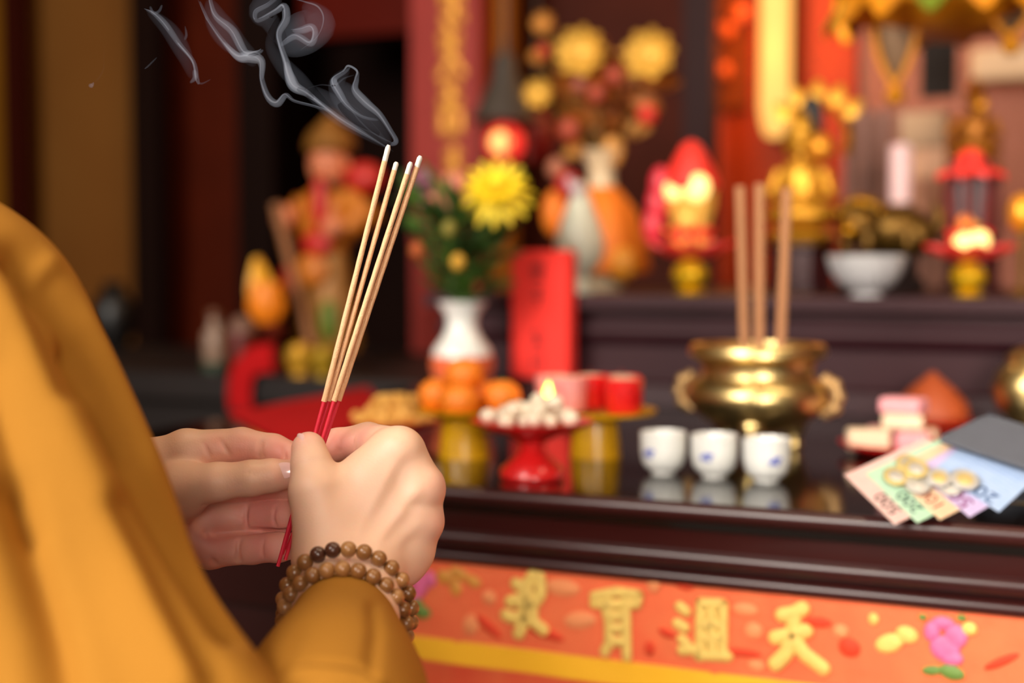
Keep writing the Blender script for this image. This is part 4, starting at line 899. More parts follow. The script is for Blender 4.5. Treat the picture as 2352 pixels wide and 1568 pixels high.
# lotus lamps
def lotus_lamp(px, lab, kind):
    p, s = at(px, 1.72, ZS); t = thing('lotus_lamp', lab, 'lamp', p, group='red lotus lamps on the altar step')
    GB = mat('golden_ball', 'e8b81c', .25, .6, var=.1)
    lat('base', [(0, 0), (34, 0), (36, 6), (20, 12), (34, 24), (42, 42), (36, 62), (18, 76), (16, 84), (0, 86)], GB, t, s)
    RP = mat('lit_red_petal', 'e03028', .4, emit=.12, ecol='ff4030', var=.2)
    for ring, (n, L, el, z) in enumerate(((10, 92, 8, 78), (8, 70, 40, 84))):
        for k in range(n):
            a = 2 * math.pi * (k + .5 * ring) / n; d = Vector((math.cos(a) * math.cos(R(el)), math.sin(a) * math.cos(R(el)), math.sin(R(el))))
            g = G(); g.petal(d * 12 * s + Vector((0, 0, z * s)), d, (0, 0, 1), L * s, 62 * s, .22, .002); g.build('petal', RP, t)
    LG = mat('lit_gold', 'e8b050', .35, .3, emit=.18, ecol='ffb040', var=.3, scale=50); HOT = mat('lit_bulb_gold', 'ffe090', .3, emit=1.3, ecol='ffdc80')
    if kind == 0:
        lat('column', [(0, 84), (30, 88), (44, 120), (40, 160), (52, 200), (54, 236), (44, 268), (24, 290), (0, 294)], LG, t, s, n=30, wob=lambda a, u: .06 * math.sin(8 * a))
        lat('cap', [(58, 236), (66, 246), (56, 276), (38, 312), (22, 340), (0, 352)], RP, t, s, n=30)
        for x, z, r in ((-26, 236, 24), (26, 240, 32), (4, 168, 24)): blob('bulb', (x, -44, z), (r, r * .6, r), HOT if z > 200 else LG, t, s)
        for x, z in ((-78, 205), (-88, 155), (-70, 250)): blob('side_bud', (x, -10, z), (26, 20, 44), mat('pink_bud', 'c82838', .4, emit=.08, ecol='ff3040'), t, s)
        g = G()
        for z in (155, 205, 250): g.tube([(-76 * s, -8 * s, z * s), (-36 * s, 0, (z - 20) * s)], 4 * s, 6)
        g.build('branch', LG, t)
    else:
        lat('column', [(0, 84), (26, 88), (40, 110), (34, 150), (20, 170), (0, 172)], LG, t, s, n=30, wob=lambda a, u: .06 * math.sin(8 * a))
        g = G()
        for k in range(8):
            a = math.pi / 4 * k; g.tube([(46 * s * math.cos(a), 46 * s * math.sin(a), 150 * s), (58 * s * math.cos(a), 58 * s * math.sin(a), 240 * s), (44 * s * math.cos(a), 44 * s * math.sin(a), 310 * s)], 5 * s, 8)
        g.build('cage', mat('dark_red_metal', '6a1410', .4), t)
        for k in range(7):
            a = 2 * math.pi * k / 7; g = G(); g.petal(Vector((18 * s * math.cos(a), 18 * s * math.sin(a), 292 * s)), (math.cos(a), math.sin(a), .15), (0, 0, 1), 56 * s, 52 * s, -.4, .002); g.build('petal', RP, t)
        lat('cap', [(40, 280), (44, 292), (24, 330), (0, 340)], RP, t, s)
        for x, z, r in ((-4, 118, 26), (28, 126, 24)): blob('bulb', (x, -52, z), (r, r * .6, r), HOT, t, s)
        blob('finial', (-4, -40, 168), (18, 14, 20), mat('lit_orange', 'f08030', .4, emit=.2), t, s)
lotus_lamp(1586, 'red and gold lotus lamp left of the standing burner sticks, with a glowing gold column', 0)
lotus_lamp(2224, 'red lotus lamp near the right picture edge, with an open dark red cage', 1)

# silver lotus cup and bronze beast
p, s = at(1990, 1.68, ZS)
t = thing('silver_cup', 'silver white lotus cup on a narrow foot, on the altar step above the cakes', 'cup', p)
SIL = mat('silver_glass', 'c2c0c0', .3, .1, var=.15, scale=30)
lat('bowl', [(0, 10), (38, 12), (62, 30), (80, 58), (88, 92), (84, 94), (72, 62), (50, 36), (0, 28)], SIL, t, s, n=40, wob=lambda a, u: .09 * abs(math.sin(4 * a)) * u); lat('foot', [(0, 0), (38, 0), (36, 6), (28, 10), (30, 16), (0, 18)], SIL, t, s)
for k in range(9):
    a = 2 * math.pi * k / 9; d = Vector((math.cos(a), math.sin(a), .75)); g = G(); g.petal(d * 44 * s + Vector((0, 0, 2 * s)), d, (0, 0, 1), 64 * s, 60 * s, .15, .002); g.build('petal', SIL, t)
p, s = at(2020, 1.86, ZS); hz = lambda py: (ony(2020, py, p.y).z - p.z) / s
t = thing('bronze_beast', 'crouching dark bronze temple beast with gold highlights behind the silver cup', 'statue', p)
lat('plinth', [(0, 0), (100, 0), (100, 30), (84, 40), (84, 84), (96, 92), (0, 92)], BK, t, s, n=4); z0 = 92
body_ = [('body', (28, 20, z0 + 54), (88, 60, 56), BRZ), ('head', (-44, -24, z0 + 66), (54, 46, 50), BRZ), ('muzzle', (-58, -62, z0 + 50), (26, 24, 20), GOLDD), ('haunch', (88, 4, z0 + 40), (40, 46, 44), BRZ)]
for n_, c, r, m in body_: blob(n_, c, r, m, t, s)
for x, y_ in ((-70, -40), (-18, -48), (70, -36), (96, 30)):
    g = G(); g.tube([(x * s, y_ * s, (z0 + 40) * s), (x * s, (y_ - 8) * s, (z0 + 14) * s), (x * s, (y_ - 20) * s, (z0 + 8) * s)], [16 * s, 12 * s, 14 * s], 10); g.build('leg', BRZ, t)
for x in (-80, -12): blob('ear', (x, -10, z0 + 104), (12, 10, 20), BRZ, t, s)
for x in (-64, -28): blob('eye', (x, -64, z0 + 78), 9, GOLDD, t, s)
for k in range(7):
    a = R(30 + 20 * k); blob('mane_curl', (-44 + 54 * math.cos(a), 0, z0 + 66 + 50 * math.sin(a)), 18, GOLDD, t, s)
g = G(); g.tube([(112 * s, 30 * s, (z0 + 40) * s), (130 * s, 40 * s, (z0 + 80) * s), (112 * s, 40 * s, (z0 + 112) * s)], [12 * s, 16 * s, 6 * s], 10); g.build('tail', BRZ, t)
# seated gilded figures
def seated(name, lab, px, y, base_py, top_py, wd, plinth_py, m, halo=True):
    zb2 = ony(px, base_py, y).z; p = colz(px, y, ZS); s = depth(p) / F; t = thing(name, lab, 'statue', p); hb = (zb2 - p.z) / s; Hh = (ony(px, top_py, y).z - zb2) / s
    lat('plinth', [(0, 0), (wd * .5, 0), (wd * .5, 8), (wd * .42, 14), (wd * .42, hb - 14), (wd * .5, hb - 8), (wd * .5, hb), (0, hb)], mat('plinth_maroon', '3a1416', .4, var=.3), t, s, n=6)
    z = hb
    lat('lotus_seat', [(0, z), (wd * .38, z), (wd * .47, z + 18), (wd * .38, z + 34), (0, z + 36)], m, t, s, n=24, wob=lambda a, u: .05 * math.sin(12 * a)); z += 36; u = (Hh - 36) / 100.
    g = G(); g.ball((0, 0, (z + 12 * u) * s), (wd * .46 * s, wd * .34 * s, 13 * u * s), 24)                     # crossed legs
    g.lathe([(wd * .26 * s, (z + 10 * u) * s), (wd * .25 * s, (z + 30 * u) * s), (wd * .30 * s, (z + 46 * u) * s), (wd * .22 * s, (z + 54 * u) * s), (wd * .09 * s, (z + 58 * u) * s), (wd * .08 * s, (z + 63 * u) * s)], n=24, sy=.75); g.build('body', m, t)
    for sx in (-1, 1):
        g = G(); g.tube([(sx * wd * .28 * s, 0, (z + 48 * u) * s), (sx * wd * .40 * s, -wd * .05 * s, (z + 28 * u) * s), (sx * wd * .12 * s, -wd * .30 * s, (z + 24 * u) * s)], [wd * .08 * s, wd * .075 * s, wd * .05 * s], 12); g.build('arm', m, t)
    g = G(); g.ball((0, -wd * .02 * s, (z + 71 * u) * s), (wd * .15 * s, wd * .16 * s, 10 * u * s), 20); g.ball((0, -wd * .18 * s, (z + 70 * u) * s), wd * .025 * s, 8)
    for sx in (-1, 1): g.ball((sx * wd * .155 * s, 0, (z + 69 * u) * s), (wd * .02 * s, wd * .03 * s, 5 * u * s), 8)
    g.build('head', m, t)
    lat('crown', [(wd * .15, z + 77 * u), (wd * .17, z + 82 * u), (wd * .12, z + 90 * u), (wd * .05, z + 97 * u), (0, z + 100 * u)], m, t, s, n=20)
    return t, p, s, z, u
t, p, s, z, u = seated('gilded_statue', 'gilded seated temple statue with a tall pointed crown, right of the glowing tube lamp', 1838, 1.98, 562, 250, 176, 560, GILT)
g = G(); n = 28
for k in range(n + 1):
    pass
pts = [(70 * s * math.cos(R(-30 + 240 * k / n)) + 26 * s, .03, (z + 74 * u) * s + 78 * s * math.sin(R(-30 + 240 * k / n)) + 6 * s) for k in range(n + 1)]
g.tube(pts, [(16 * s, 7 * s)] * (n + 1), 10); g.build('halo', GILT, t)
for k in range(5):
    a = R(40 + 25 * k); q = Vector((26 * s + 80 * s * math.cos(a), .03, (z + 74 * u) * s + 88 * s * math.sin(a))); g = G(); g.petal(q, (math.cos(a), 0, math.sin(a)), (0, -1, 0), 52 * s, 34 * s, .1, .004); g.build('halo_flame', GILT, t)
blob('gold_orb', (52, -46, z + 66 * u), (30, 28, 30), mat('orange_gilt', 'f0a028', .3, .5), t, s); blob('hollow_shade', (16, 20, z + 92 * u), (30, 10, 56), mat('dark_hair_and_shade', '1a0e0a', .6), t, s)  # dark ellipsoid stands in for the shade of the halo's hollow
t, p, s, z, u = seated('gilded_figurine', 'dark gold seated figure high behind the right hand lotus lamp', 2232, 2.15, 400, 178, 140, 400, mat('amber_gilt', 'a8640c', .4, .5, var=.4, scale=40))
blob('bright_gold_ball', (18, -52, z + 62 * u), (18, 12, 18), mat('orange_gilt', 'f0a028', .3, .5), t, s)  # small ball of brighter gold on the figure's front
# pale glazed shrine case with candle
yc = 2.30; a, b = ony(1932, 560, yc), ony(2178, 248, yc)
t = thing('pale_shrine_case', 'pale pinkish cream shrine case with posts, behind the bronze beast', 'cabinet', ((a.x + b.x) / 2, yc, ZS)); t.location.z = ZS
CRM = mat('cream_board', 'c09a74', .6, var=.15, scale=6); RSB = mat('rose_board', 'a06850', .6, var=.2, scale=8)
g = G(); g.box(((a.x + b.x) / 2, yc + .03, (ZS + b.z) / 2), (b.x - a.x, .03, b.z - ZS)); g.build('back_board', RSB, t, True, smooth=False)
for x0, x1, y0, y1, m, nm in ((2070, 2172, 255, 338, CRM, 'cream_panel'), (2080, 2172, 338, 410, mat('highlight_panel', 'e8ac80', .5), 'highlight_panel'), (2090, 2172, 410, 545, mat('tan_rose_panel', 'c88864', .6), 'lower_panel')):  # the orange highlight is put in as the middle panel's colour
    q0, q1 = ony(x0, y1, yc), ony(x1, y0, yc); g = G(); g.box(((q0.x + q1.x) / 2, yc + .005, (q0.z + q1.z) / 2), (q1.x - q0.x, .02, q1.z - q0.z)); g.build(nm, m, t, True, smooth=False)
for x in (1950, 1990, 2030):
    q0, q1 = ony(x - 9, 560, yc), ony(x + 9, 250, yc); g = G(); g.box(((q0.x + q1.x) / 2, yc, (ZS + q1.z) / 2), (q1.x - q0.x, .03, q1.z - ZS)); g.build('post', mat('rose_post', '80503e', .5), t, True, smooth=False)
p, s = at(2064, 2.12, ZS); hc = (ony(2064, 332, p.y).z - p.z) / s; hb = (ony(2064, 468, p.y).z - p.z) / s
t = thing('white_candle', 'thick pale pink white candle on a stand in front of the cream shrine case', 'candle', p)
lat('stand', [(0, 0), (40, 0), (36, 10), (10, 20), (10, hb - 14), (32, hb - 6), (32, hb), (0, hb)], BRZ, t, s); lat('wax', [(0, hb), (24, hb), (25, hc - 6), (20, hc), (0, hc - 4)], mat('pale_candle', 'f0c8c4', .4, sss=.2, emit=.12, ecol='ffc8c0'), t, s); g = G(); g.tube([(0, 0, (hc - 5) * s), (1 * s, 0, (hc + 14) * s)], 2 * s, 6); g.build('wick', INK, t)
# cream banner top right, gold bloom at right edge
yw = 2.66; q0, q1 = ony(2228, 190, yw), ony(2420, 100, yw)
g = G(); g.box(((q0.x + q1.x) / 2, yw, (q0.z + q1.z) / 2), (q1.x - q0.x, .02, q1.z - q0.z)); o = solo(recenter(g.build('cream_plaque', mat('cream_plaque', 'c8a884', .6), smooth=True, ang=30)), 'cream plaque on the rose wall in the upper right corner', 'plaque'); bv = o.modifiers.new('bevel', 'BEVEL'); bv.width = .02; bv.segments = 4
p, s = at(2345, 1.75, ZS); hz2 = (ony(2345, 490, p.y).z - p.z) / s
t = thing('gold_orb_ornament', 'orange gold ball ornament on a dark stand cut by the right picture edge', 'ornament', p)
lat('stand', [(0, 0), (30, 0), (26, 10), (8, 20), (8, hz2 - 30), (0, hz2 - 28)], BRZ, t, s); blob('orb', (0, 0, hz2), (34, 34, 46), mat('orange_gilt', 'f0a028', .3, .5), t, s)
# carved gold bosses on the wall between the posts
for px, py, r, lab in ((1700, 30, 20, 'topmost orange gilt boss beside the tube lamp'), (1672, 70, 17, 'second orange gilt boss from the top beside the tube lamp'), (1648, 62, 13, 'small orange gilt boss near the dark post'), (1664, 162, 18, 'lowest orange gilt boss beside the tube lamp'), (1645, 150, 12, 'small low orange gilt boss near the dark post')):
    c = ony(px, py, 2.668); s = depth(c) / F; t = thing('gilt_boss', lab, 'ornament', c, group='gilt bosses beside the tube lamp'); blob('knob', (0, -4, 0), (r, r * .7, r), mat('glowing_vermilion_gilt', 'e0601c', .4, .2, emit=.1, ecol='ff5a14'), t, s); g = G(); g.lathe([(r * 1.4 * s, 0), (r * 1.3 * s, 5 * s), (0, 6 * s)], rot=Matrix.Rotation(R(90), 3, 'X'), n=18); g.build('rosette', mat('brown_gilt', '7a2c08', .5), t)  # knobs are no lamps; a faint orange glow is put into their material
# hanging gilded canopy, upper right
yh = 1.95; c = ony(2180, 4, yh); s = depth(c) / F
t = thing('hanging_canopy', 'gilded hanging canopy with green leaves cut by the top edge at right', 'canopy', c)
CG = mat('canopy_gilt', 'f09a10', .5, .1, var=.4, scale=25, c2='c87c0c'); CGR = mat('canopy_green', '6a7a14', .5, var=.3)
lat('ring', [(236, -30), (252, -10), (255, 60), (235, 70), (225, 40), (225, -20)], CG, t, s, n=48, wob=lambda a, u: .03 * math.sin(16 * a))
lat('dish', [(0, -86), (70, -82), (150, -66), (228, -26), (232, -18), (150, -50), (0, -66)], CG, t, s, n=48)
for k in range(16):
    a = 2 * math.pi * k / 16; d = Vector((math.cos(a), math.sin(a), 0)); g = G(); g.petal(d * 236 * s + Vector((0, 0, 20 * s)), d * .35 + Vector((0, 0, -1)), d, 96 * s, 70 * s, .12, .004); g.build('leaf', CGR if k % 3 == 0 else CG, t)
a0 = ony(1938, 34, yh - .05) - c; pts = [Vector((a0.x + 34 * s * math.cos(R(100 + 150 * k / 12)) + 24 * s, a0.y, a0.z + 64 * s * math.sin(R(100 + 150 * k / 12)))) for k in range(13)]
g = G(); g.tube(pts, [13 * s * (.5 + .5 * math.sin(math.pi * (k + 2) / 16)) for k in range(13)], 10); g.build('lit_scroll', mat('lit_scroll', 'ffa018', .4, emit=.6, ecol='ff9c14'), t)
g = G(); g.tube([(0, 0, -60 * s), (0, 0, 3.18 - c.z)], .006, 8); g.build('rod', BRZ, t)
def pendant(px, top, bot, wd, lab, nm):
    c = ony(px, bot, yh - .05); s = depth(c) / F; hh = (ony(px, top, yh - .05).z - c.z) / s; t = thing('hanging_pendant', lab, 'ornament', c, group='pendants under the canopy')
    lat('tip', [(0, 0), (20, 12), (24, 30), (14, 44), (0, 48)], mat('orange_gilt', 'f0a028', .3, .5), t, s)
    g = G(); z0 = 44; n = 14; o = [(-wd * .5 * math.sin(math.pi * (.5 + .5 * k / n)) ** .8, hh - (hh - z0) * k / n) for k in range(n + 1)]
    prof = [(-x + .5, z) for x, z in o][::-1]; prof = [(0, z0 - 1)] + prof; g.lathe([(r * s, z * s) for r, z in prof], n=20, sy=.35); g.build('plate', mat('pendant_brown', '6a4a28', .5, .3, var=.4, scale=40), t)
    for sx in (-1, 1):
        g = G(); g.tube([(sx * x * s, -.006, z * s) for x, z in [(-x, z) for x, z in o]], 7 * s, 8); g.build('rim', CG, t)
    g = G(); g.tube([(0, 0, (hh - 4) * s), (0, 0, (hh + 60) * s)], 5 * s, 6); g.build('hanger', BRZ, t)
pendant(2056, 60, 244, 96, 'long brown and gold pendant hanging below the left part of the canopy', 0); pendant(2322, 20, 130, 84, 'short green and gold pendant hanging at the right picture edge', 1)
q0 = ony(2155, 238, 2.3); q1 = ony(2155, 60, 2.3); s = depth(q0) / F
t = thing('dark_hanging_banner', 'narrow dark hanging banner between the two gold pendants', 'banner', q0); g = G(); g.box((0, 0, (q1.z - q0.z) / 2 + .01), (78 * s, .012, q1.z - q0.z)); g.build('cloth', mat('dark_cloth', '1e120c', .8, var=.3), t, smooth=False); g = G(); g.tube([(0, 0, q1.z - q0.z), (0, 0, 3.18 - q0.z)], .004, 6); g.build('cord', DK, t)

# ------------------------------------------------------------------ left bay: guardian statue, lotus lamp, bowls
p, s = at(752, 2.02, ZT); h = lambda py: (ony(752, py, p.y).z - p.z) / s
t = thing('guardian_statue', 'painted guardian figure in red and gold robes with a staff, left of the bouquet', 'statue', p)
YR = mat('saffron_paint', 'c87c10', .55, var=.35, scale=30, c2='a84a10'); RR = mat('red_paint', 'b81c10', .5, var=.2); FLESH = mat('painted_flesh', 'd07850', .5, var=.1); BRG = mat('brown_gilt_paint', '8a5a20', .5, .3, var=.4, scale=30)
lat('base', [(0, 0), (96, 0), (96, 20), (80, 26), (80, 34), (0, 34)], BK, t, s)
lat('skirt', [(72, 34), (84, 60), (74, 130), (60, 200), (50, h(570)), (0, h(566))], BRG, t, s, n=32, sy=.7, wob=lambda a, u: .05 * math.sin(9 * a) * (1 - u))
lat('torso', [(50, h(580)), (64, h(540)), (70, h(490)), (62, h(450)), (30, h(428)), (0, h(424))], YR, t, s, n=28, sy=.7)
for x, z, r, m, nm in ((4, 560, (40, 16, 30), RR, 'sash'), (12, 470, (22, 14, 60), RR, 'collar'), (-64, 640, (30, 20, 34), RR, 'ribbon'), (34, 735, (24, 18, 50), mat('green_paint', '5a6a14', .6), 'tassel'), (-10, 620, (44, 18, 40), YR, 'apron')):
    blob(nm, (x, -48, h(z)), r, m, t, s)
g = G(); g.ball((12 * s, -6 * s, h(378) * s), (46 * s, 44 * s, 58 * s), 22); g.ball((12 * s, -50 * s, h(388) * s), (9 * s, 10 * s, 14 * s), 10)
for sx in (-1, 1): g.ball((12 * s + sx * 46 * s, 0, h(380) * s), (7 * s, 10 * s, 14 * s), 8)
g.build('head', FLESH, t)
for sx in (-1, 1): blob('eye', (12 + sx * 17, -43, h(368)), (7, 5, 4), INK, t, s)
blob('mouth', (12, -42, h(412)), (13, 6, 4), RR, t, s); blob('beard', (12, -26, h(428)), (24, 18, 22), mat('dark_hair_and_shade', '1a0e0a', .6), t, s)
lat('helmet', [(54, h(350)), (60, h(336)), (50, h(308)), (26, h(284)), (12, h(270)), (0, h(262))], BRG, t, s, c=(12, 0, 0)); 
g = G(); g.tube([(-58 * s, 0, h(462) * s), (-96 * s, -10 * s, h(520) * s), (-84 * s, -40 * s, h(500) * s)], [26 * s, 26 * s, 18 * s], 12); g.build('sleeve', YR, t); blob('hand', (-84, -44, h(500)), (28, 22, 30), FLESH, t, s)
g = G(); g.tube([(58 * s, 0, h(450) * s), (108 * s, -6 * s, h(500) * s), (76 * s, -40 * s, h(535) * s)], [30 * s, 38 * s, 24 * s], 12); g.build('sleeve', YR, t); blob('hand', (50, -56, h(522)), (26, 20, 24), FLESH, t, s); blob('shoulder_cape', (98, 4, h(412)), (50, 36, 38), RR, t, s)
g = G(); g.tube([(-92 * s, -66 * s, h(470) * s), (6 * s, -74 * s, h(790) * s)], 13 * s, 10); g.build('staff', mat('staff_brown', '8a5428', .6), t)
p, s = at(614, 1.90, ZT); h = lambda py: (ony(614, py, p.y).z - p.z) / s
t = thing('orange_lotus_lamp', 'orange and yellow lotus bud lamp on a red brown stand, left of the guardian statue', 'lamp', p)
lat('stand', [(0, 0), (62, 0), (60, 14), (30, 26), (24, 60), (40, 84), (46, h(742)), (0, h(740))], mat('stand_redbrown', '6a1c0c', .5, var=.3), t, s)
OL = mat('orange_petal', 'e07c0c', .5, var=.2, emit=.10, ecol='ff8a10'); YL = mat('amber_petal', 'e0a020', .5, var=.2, emit=.08, ecol='ffb020')
for k in range(8):
    a = math.pi / 4 * k; d = Vector((math.cos(a) * .42, math.sin(a) * .42, 1)); g = G(); g.petal(Vector((22 * s * math.cos(a), 22 * s * math.sin(a), h(745) * s)), d, (math.cos(a), math.sin(a), 0), 92 * s, 64 * s, -.25, .003); g.build('petal', OL, t)
for k in range(5):
    a = 2 * math.pi / 5 * k + .3; d = Vector((math.cos(a) * .16 - .14, math.sin(a) * .2, 1)); g = G(); g.petal(Vector((10 * s * math.cos(a) - 6 * s, 10 * s * math.sin(a), h(735) * s)), d, (math.cos(a), math.sin(a), 0), 140 * s, 56 * s, -.2, .003); g.build('petal', YL, t)
for px, py, r, lab, m in ((690, 862, 34, 'golden bowl ornament at the foot of the guardian statue', mat('gold_paint', 'd09a2c', .35, .4)), (744, 866, 30, 'olive gold bowl ornament just right of the golden one at the statue foot', mat('olive_gold', 'a8841a', .4, .4))):
    p, s = place(px, py, ZT); t = thing('gold_bowl', lab, 'bowl', p); lat('bowl', [(0, 0), (r * .7, 0), (r * .6, 8), (r * 1.05, 36), (r, 62), (r * .8, 62), (r * .85, 36), (0, 12)], m, t, s); blob('fruit', (0, 0, 60), (r * .78, r * .78, r * .5), m, t, s)
p, s = place(494, 850, ZT); t = thing('white_bottle', 'small pale bottle with a green foot on the dark cabinet, left of the lotus lamp', 'bottle', p)
lat('body', [(0, 18), (26, 20), (28, 60), (26, 84), (14, 100), (12, 122), (0, 124)], mat('pale_glass', '8a6e5c', .35, var=.15), t, s); lat('foot', [(0, 0), (30, 0), (30, 16), (24, 20), (0, 20)], mat('green_glass', '2c4030', .3), t, s); lat('cap', [(16, 120), (16, 138), (0, 140)], mat('brown_cap', '6a3c20', .5), t, s)
p, s = place(556, 862, ZT); t = thing('red_cup', 'red cup with a pale lid beside the orange lotus lamp', 'cup', p); lat('body', [(0, 0), (26, 0), (34, 60), (32, 100), (0, 100)], mat('dull_red_lacquer', '5a140c', .4), t, s); lat('lid', [(34, 100), (24, 126), (12, 136), (0, 138)], mat('grey_brown_lid', '6e4e40', .5), t, s)  # lid in an even grey brown
p, s = at(262, 2.35, ZT); t = thing('black_jar', 'black round jar behind the robe shoulder in front of the tan wall', 'jar', p); lat('body', [(0, 0), (30, 0), (48, 40), (50, 90), (36, 120), (22, 134), (26, 150), (0, 150)], mat('black_glaze', '0e0a0a', .4), t, s)
# ------------------------------------------------------------------ wallet propped open on the table edge, banknotes and coins
PW = V(2055, 1205, .940); SL = R(38)
WU, WV = RT.copy(), FH * math.cos(SL) + Vector((0, 0, math.sin(SL))); WN = WU.cross(WV)      # the slope they lie on
def wp(px, py, lift=0.):
    r = ray(px, py); return CAM + r * ((PW + WN * lift - CAM).dot(WN) / r.dot(WN))
def slab(name, pts, th, m, parent, bend=None):
    g = G(); n = len(pts); top = [Vector(p) for p in pts]; bot = [p - WN * th for p in top]
    g.add(top + bot, [tuple(range(n)), tuple(range(2 * n - 1, n - 1, -1))] + [(i, n + i, n + (i + 1) % n, (i + 1) % n) for i in range(n)]); return g.build(name, m, parent, True, smooth=False)
LEA = mat('grey_leather', '50535c', .6, var=.08, scale=60, bump=.5, bscale=700); LIN = mat('black_lining', '141316', .7)
wt = thing('wallet', 'dark grey leather wallet standing half open at the right edge, banknotes sliding out of it', 'wallet', wp(2250, 1040))
A_, B_ = wp(2148, 1005, .013), wp(2268, 948, .013); e1 = B_ - A_; d2 = wp(2352, 1071, .013) - A_; d2 = (d2 - e1 * d2.dot(e1) / e1.dot(e1) * .0).normalized()
def rquad(a, b, dv, L, r=.006):                          # outline with the two near corners rounded
    e = (b - a); el = e.length; e = e / el; out = []
    for k in range(6): t_ = R(90 * k / 5); out.append(a + e * (r - r * math.sin(t_)) * 1 + dv * (r - r * math.cos(t_)))
    out = out[::-1]
    c = []
    for k in range(6): t_ = R(90 * k / 5); c.append(b - e * (r - r * math.sin(t_)) + dv * (r - r * math.cos(t_)))
    return [a + dv * L] + [a + dv * r, a + dv * r * .3 + e * r * .3, a + e * r] + [b - e * r, b - e * r * .3 + dv * r * .3, b + dv * r] + [b + dv * L]
o = slab('front_flap', rquad(A_, B_, d2, .12), .0035, LEA, wt); bv = o.modifiers.new('bevel', 'BEVEL'); bv.width = .0012; bv.segments = 2
o = slab('inner_lining', [p - WN * .0155 for p in rquad(A_ + d2 * .001, B_ + d2 * .001, d2, .118)], .002, LIN, wt)
o = slab('fold_spine', [B_ + WN * .0, B_ + d2 * .12, B_ + d2 * .12 - WN * .0175 + WV * .002, B_ - WN * .0175 + WV * .002], .003, LEA, wt)
# the back flap stands behind and carries the front one like a tent
bt = B_ - WN * .012; dn = Vector((-FH.x * -.25, FH.y * .25, -1)); 
hz_ = (bt.z - ZT - .0008); bk = [bt, bt + d2 * .12, bt + d2 * .12 + FH * .02 - Vector((0, 0, hz_ + (d2 * .12).z)), bt + FH * .02 - Vector((0, 0, hz_))]
g = G(); top = bk; bot = [p + FH * .003 for p in bk]; g.add(top + bot, [(0, 1, 2, 3), (7, 6, 5, 4)] + [(i, 4 + i, 4 + (i + 1) % 4, (i + 1) % 4) for i in range(4)]); g.build('back_flap', LEA, wt, True, smooth=False)
g = G()
st = [A_ + e1 * (.06 + .88 * k / 40) + d2 * .004 for k in range(41)]
for a, b in zip(st[::2], st[1::2]): g.tube([a + WN * .0002, b + WN * .0002], .0003, 5)
st = [A_ + e1 * .05 + d2 * (.006 + .11 * k / 90) for k in range(91)]
for a, b in zip(st[::2], st[1::2]): g.tube([a + WN * .0002, b + WN * .0002], .0003, 5)
g.build('stitching', mat('grey_thread', '505054', .7), wt, True)
NOTES = [('500', (2055, 1205), (1956, 1122), (193, -93), .074, 'd0b4ac', '3c2c2a', 'pink banknote numbered 500, lowest and leftmost of the fanned notes', 'c89a90'),
         ('200', (2107, 1201), (2008, 1112), (92, -46), .071, 'b4c8b6', '24423a', 'green banknote numbered 200, second from the left in the fan', '90bc94'),
         ('100', (2159, 1194), (2062, 1104), (90, -46), .066, 'd0be9c', '84301e', 'yellow orange banknote numbered 100, in the middle of the fan', 'cc9c7c'),
         ('50', (2227, 1188), (2128, 1096), (82, -48), .060, 'bcaeca', '741c5c', 'lilac banknote numbered 50, second from the right in the fan', 'a896c0'),
         ('20', (2294, 1176), (2190, 1084), (66, -60), .060, 'a4b4ce', '2c4a74', 'pale blue banknote numbered 20, topmost and rightmost of the fan', '8ca4c8')]
